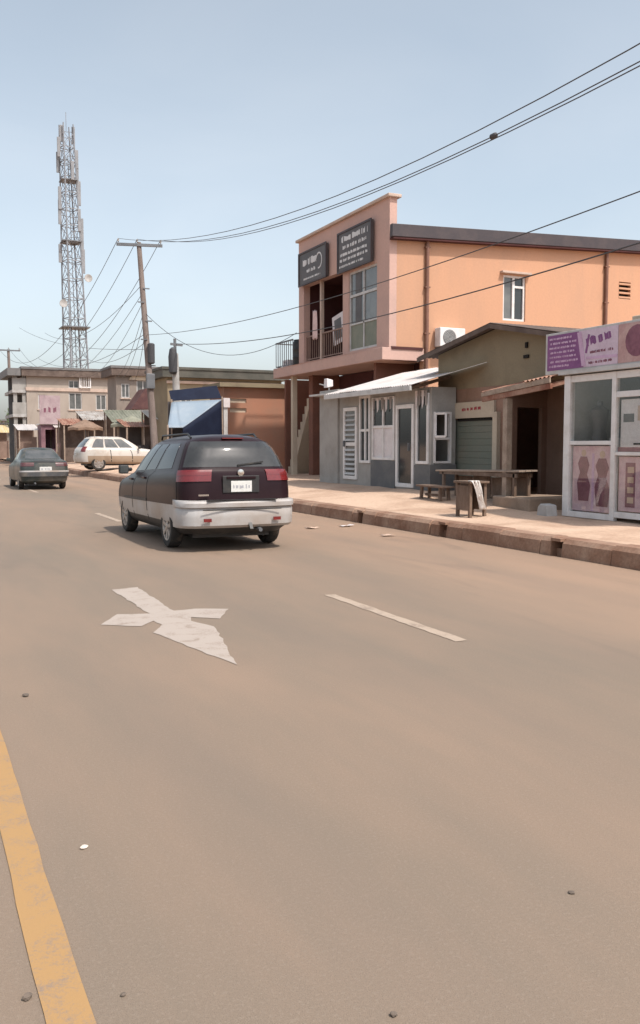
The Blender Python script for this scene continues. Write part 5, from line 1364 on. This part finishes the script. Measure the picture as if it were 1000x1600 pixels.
def litter(label, px, py, sx, sy, seed, mat):
    rr = random.Random(seed); p = on_z(px, py); c = MB()
    for i in range(4):
        for j in range(4): c.v.append(Vector((p.x + sx * (i / 3 - .5) + rr.uniform(-.02, .02), p.y + sy * (j / 3 - .5) + rr.uniform(-.02, .02), .012 + rr.uniform(0, .03))))
    for i in range(3):
        for j in range(3): q = i * 4 + j; c.f.append((q, q + 1, q + 5, q + 4)); c.m.append(0)
    o = c.build('paper_scrap', mat, smooth=True); o.modifiers.new('s', 'SOLIDIFY').thickness = .004
    put(o, label, 'litter', 'paper scraps by the kerb')
litter('pale paper scrap on the road just right of the minivan wheel', 488, 826, .22, .14, 1, m_tan)
litter('white paper scrap on the road midway along the kerb', 541, 823, .26, .16, 2, m_white)
litter('pale scrap on the road further right along the kerb', 606, 838, .20, .12, 3, m_tan)


def parasol(label, px, py, yy, rad, mat, seed):
    p = on_y(px, py, yy); t = thing('parasol', label, 'parasol', (p.x, yy, .25), 0, 'parasols over the stalls')
    c = MB(); c.tube([(p.x, yy, .2), (p.x, yy, p.z)], .03, 8); c.build('pole', m_steel, t)
    c = MB(); n = 8; top_ = Vector((p.x, yy, p.z + .05))
    rim_ = [Vector((p.x + rad * math.cos(2 * math.pi * (k + .3) / n), yy + rad * math.sin(2 * math.pi * (k + .3) / n), p.z - .55)) for k in range(n)]
    for k in range(n):
        a, b_ = rim_[k], rim_[(k + 1) % n]; mid = (a + b_) / 2; mid.z += .06
        c.add([top_, a, mid], [(0, 1, 2)]); c.add([top_, mid, b_], [(0, 1, 2)])
        c.add([a, mid, mid - Vector((0, 0, .16)), a - Vector((0, 0, .16))], [(0, 1, 2, 3)]); c.add([mid, b_, b_ - Vector((0, 0, .16)), mid - Vector((0, 0, .16))], [(0, 1, 2, 3)])
    o = c.build('canopy', mat, t); o.modifiers.new('s', 'SOLIDIFY').thickness = .012
parasol('faded olive parasol behind the bonnet of the white estate car', 205, 650, 54.0, 1.3, M('olive_canvas', (.20, .20, .15), .85, (.26, .255, .20), 2), 1)
parasol('brown parasol between the plum stall and the wide pale roof', 133, 656, 60.0, 1.2, M('brown_canvas', (.20, .13, .09), .85, (.27, .18, .13), 2), 2)
def crate_pile(label, px, yy, n, mat, seed):
    rr = random.Random(seed); p = on_y(px, 690, yy); z = ground(p.x, yy)
    for k in range(n):
        t = thing('wooden_crate', label + (', lowest' if k == 0 else ', topmost' if k == n - 1 else ', middle') + ' of its pile', 'crate', (p.x + rr.uniform(-.05, .05), yy, z + .002 + k * .36), rr.uniform(-.2, .2), 'crates by the stalls')
        for sx in (-.3, .27):
            c = MB(); c.box(sx, sx + .03, -.22, .22, 0, .35); c.build('end_panel', mat, t, local=True)
        for zz in (.02, .14, .26):
            for sy in (-.24, .221):
                c = MB(); c.box(-.3, .3, sy, sy + .018, zz, zz + .08); c.build('slat', mat, t, local=True)
crate_pile('brown slatted crate beside the brown stall', 33, 68.5, 3, m_timber, 1)
crate_pile('pale slatted crate before the plum stall', 97, 66.5, 3, m_timber_pale, 2)


stall('market_stall', 'low stall with rusty roof half hidden behind the tail of the white estate car', 98, 150, 664, 63.0, m_olddark, m_rust, .5, 2.5, 1.4)
stall('market_stall', 'dark stall with rusty roof directly left of the leaning power pole', 196, 240, 667, 51.5, m_signdark, m_rust, .5, 2.5, 1.6)
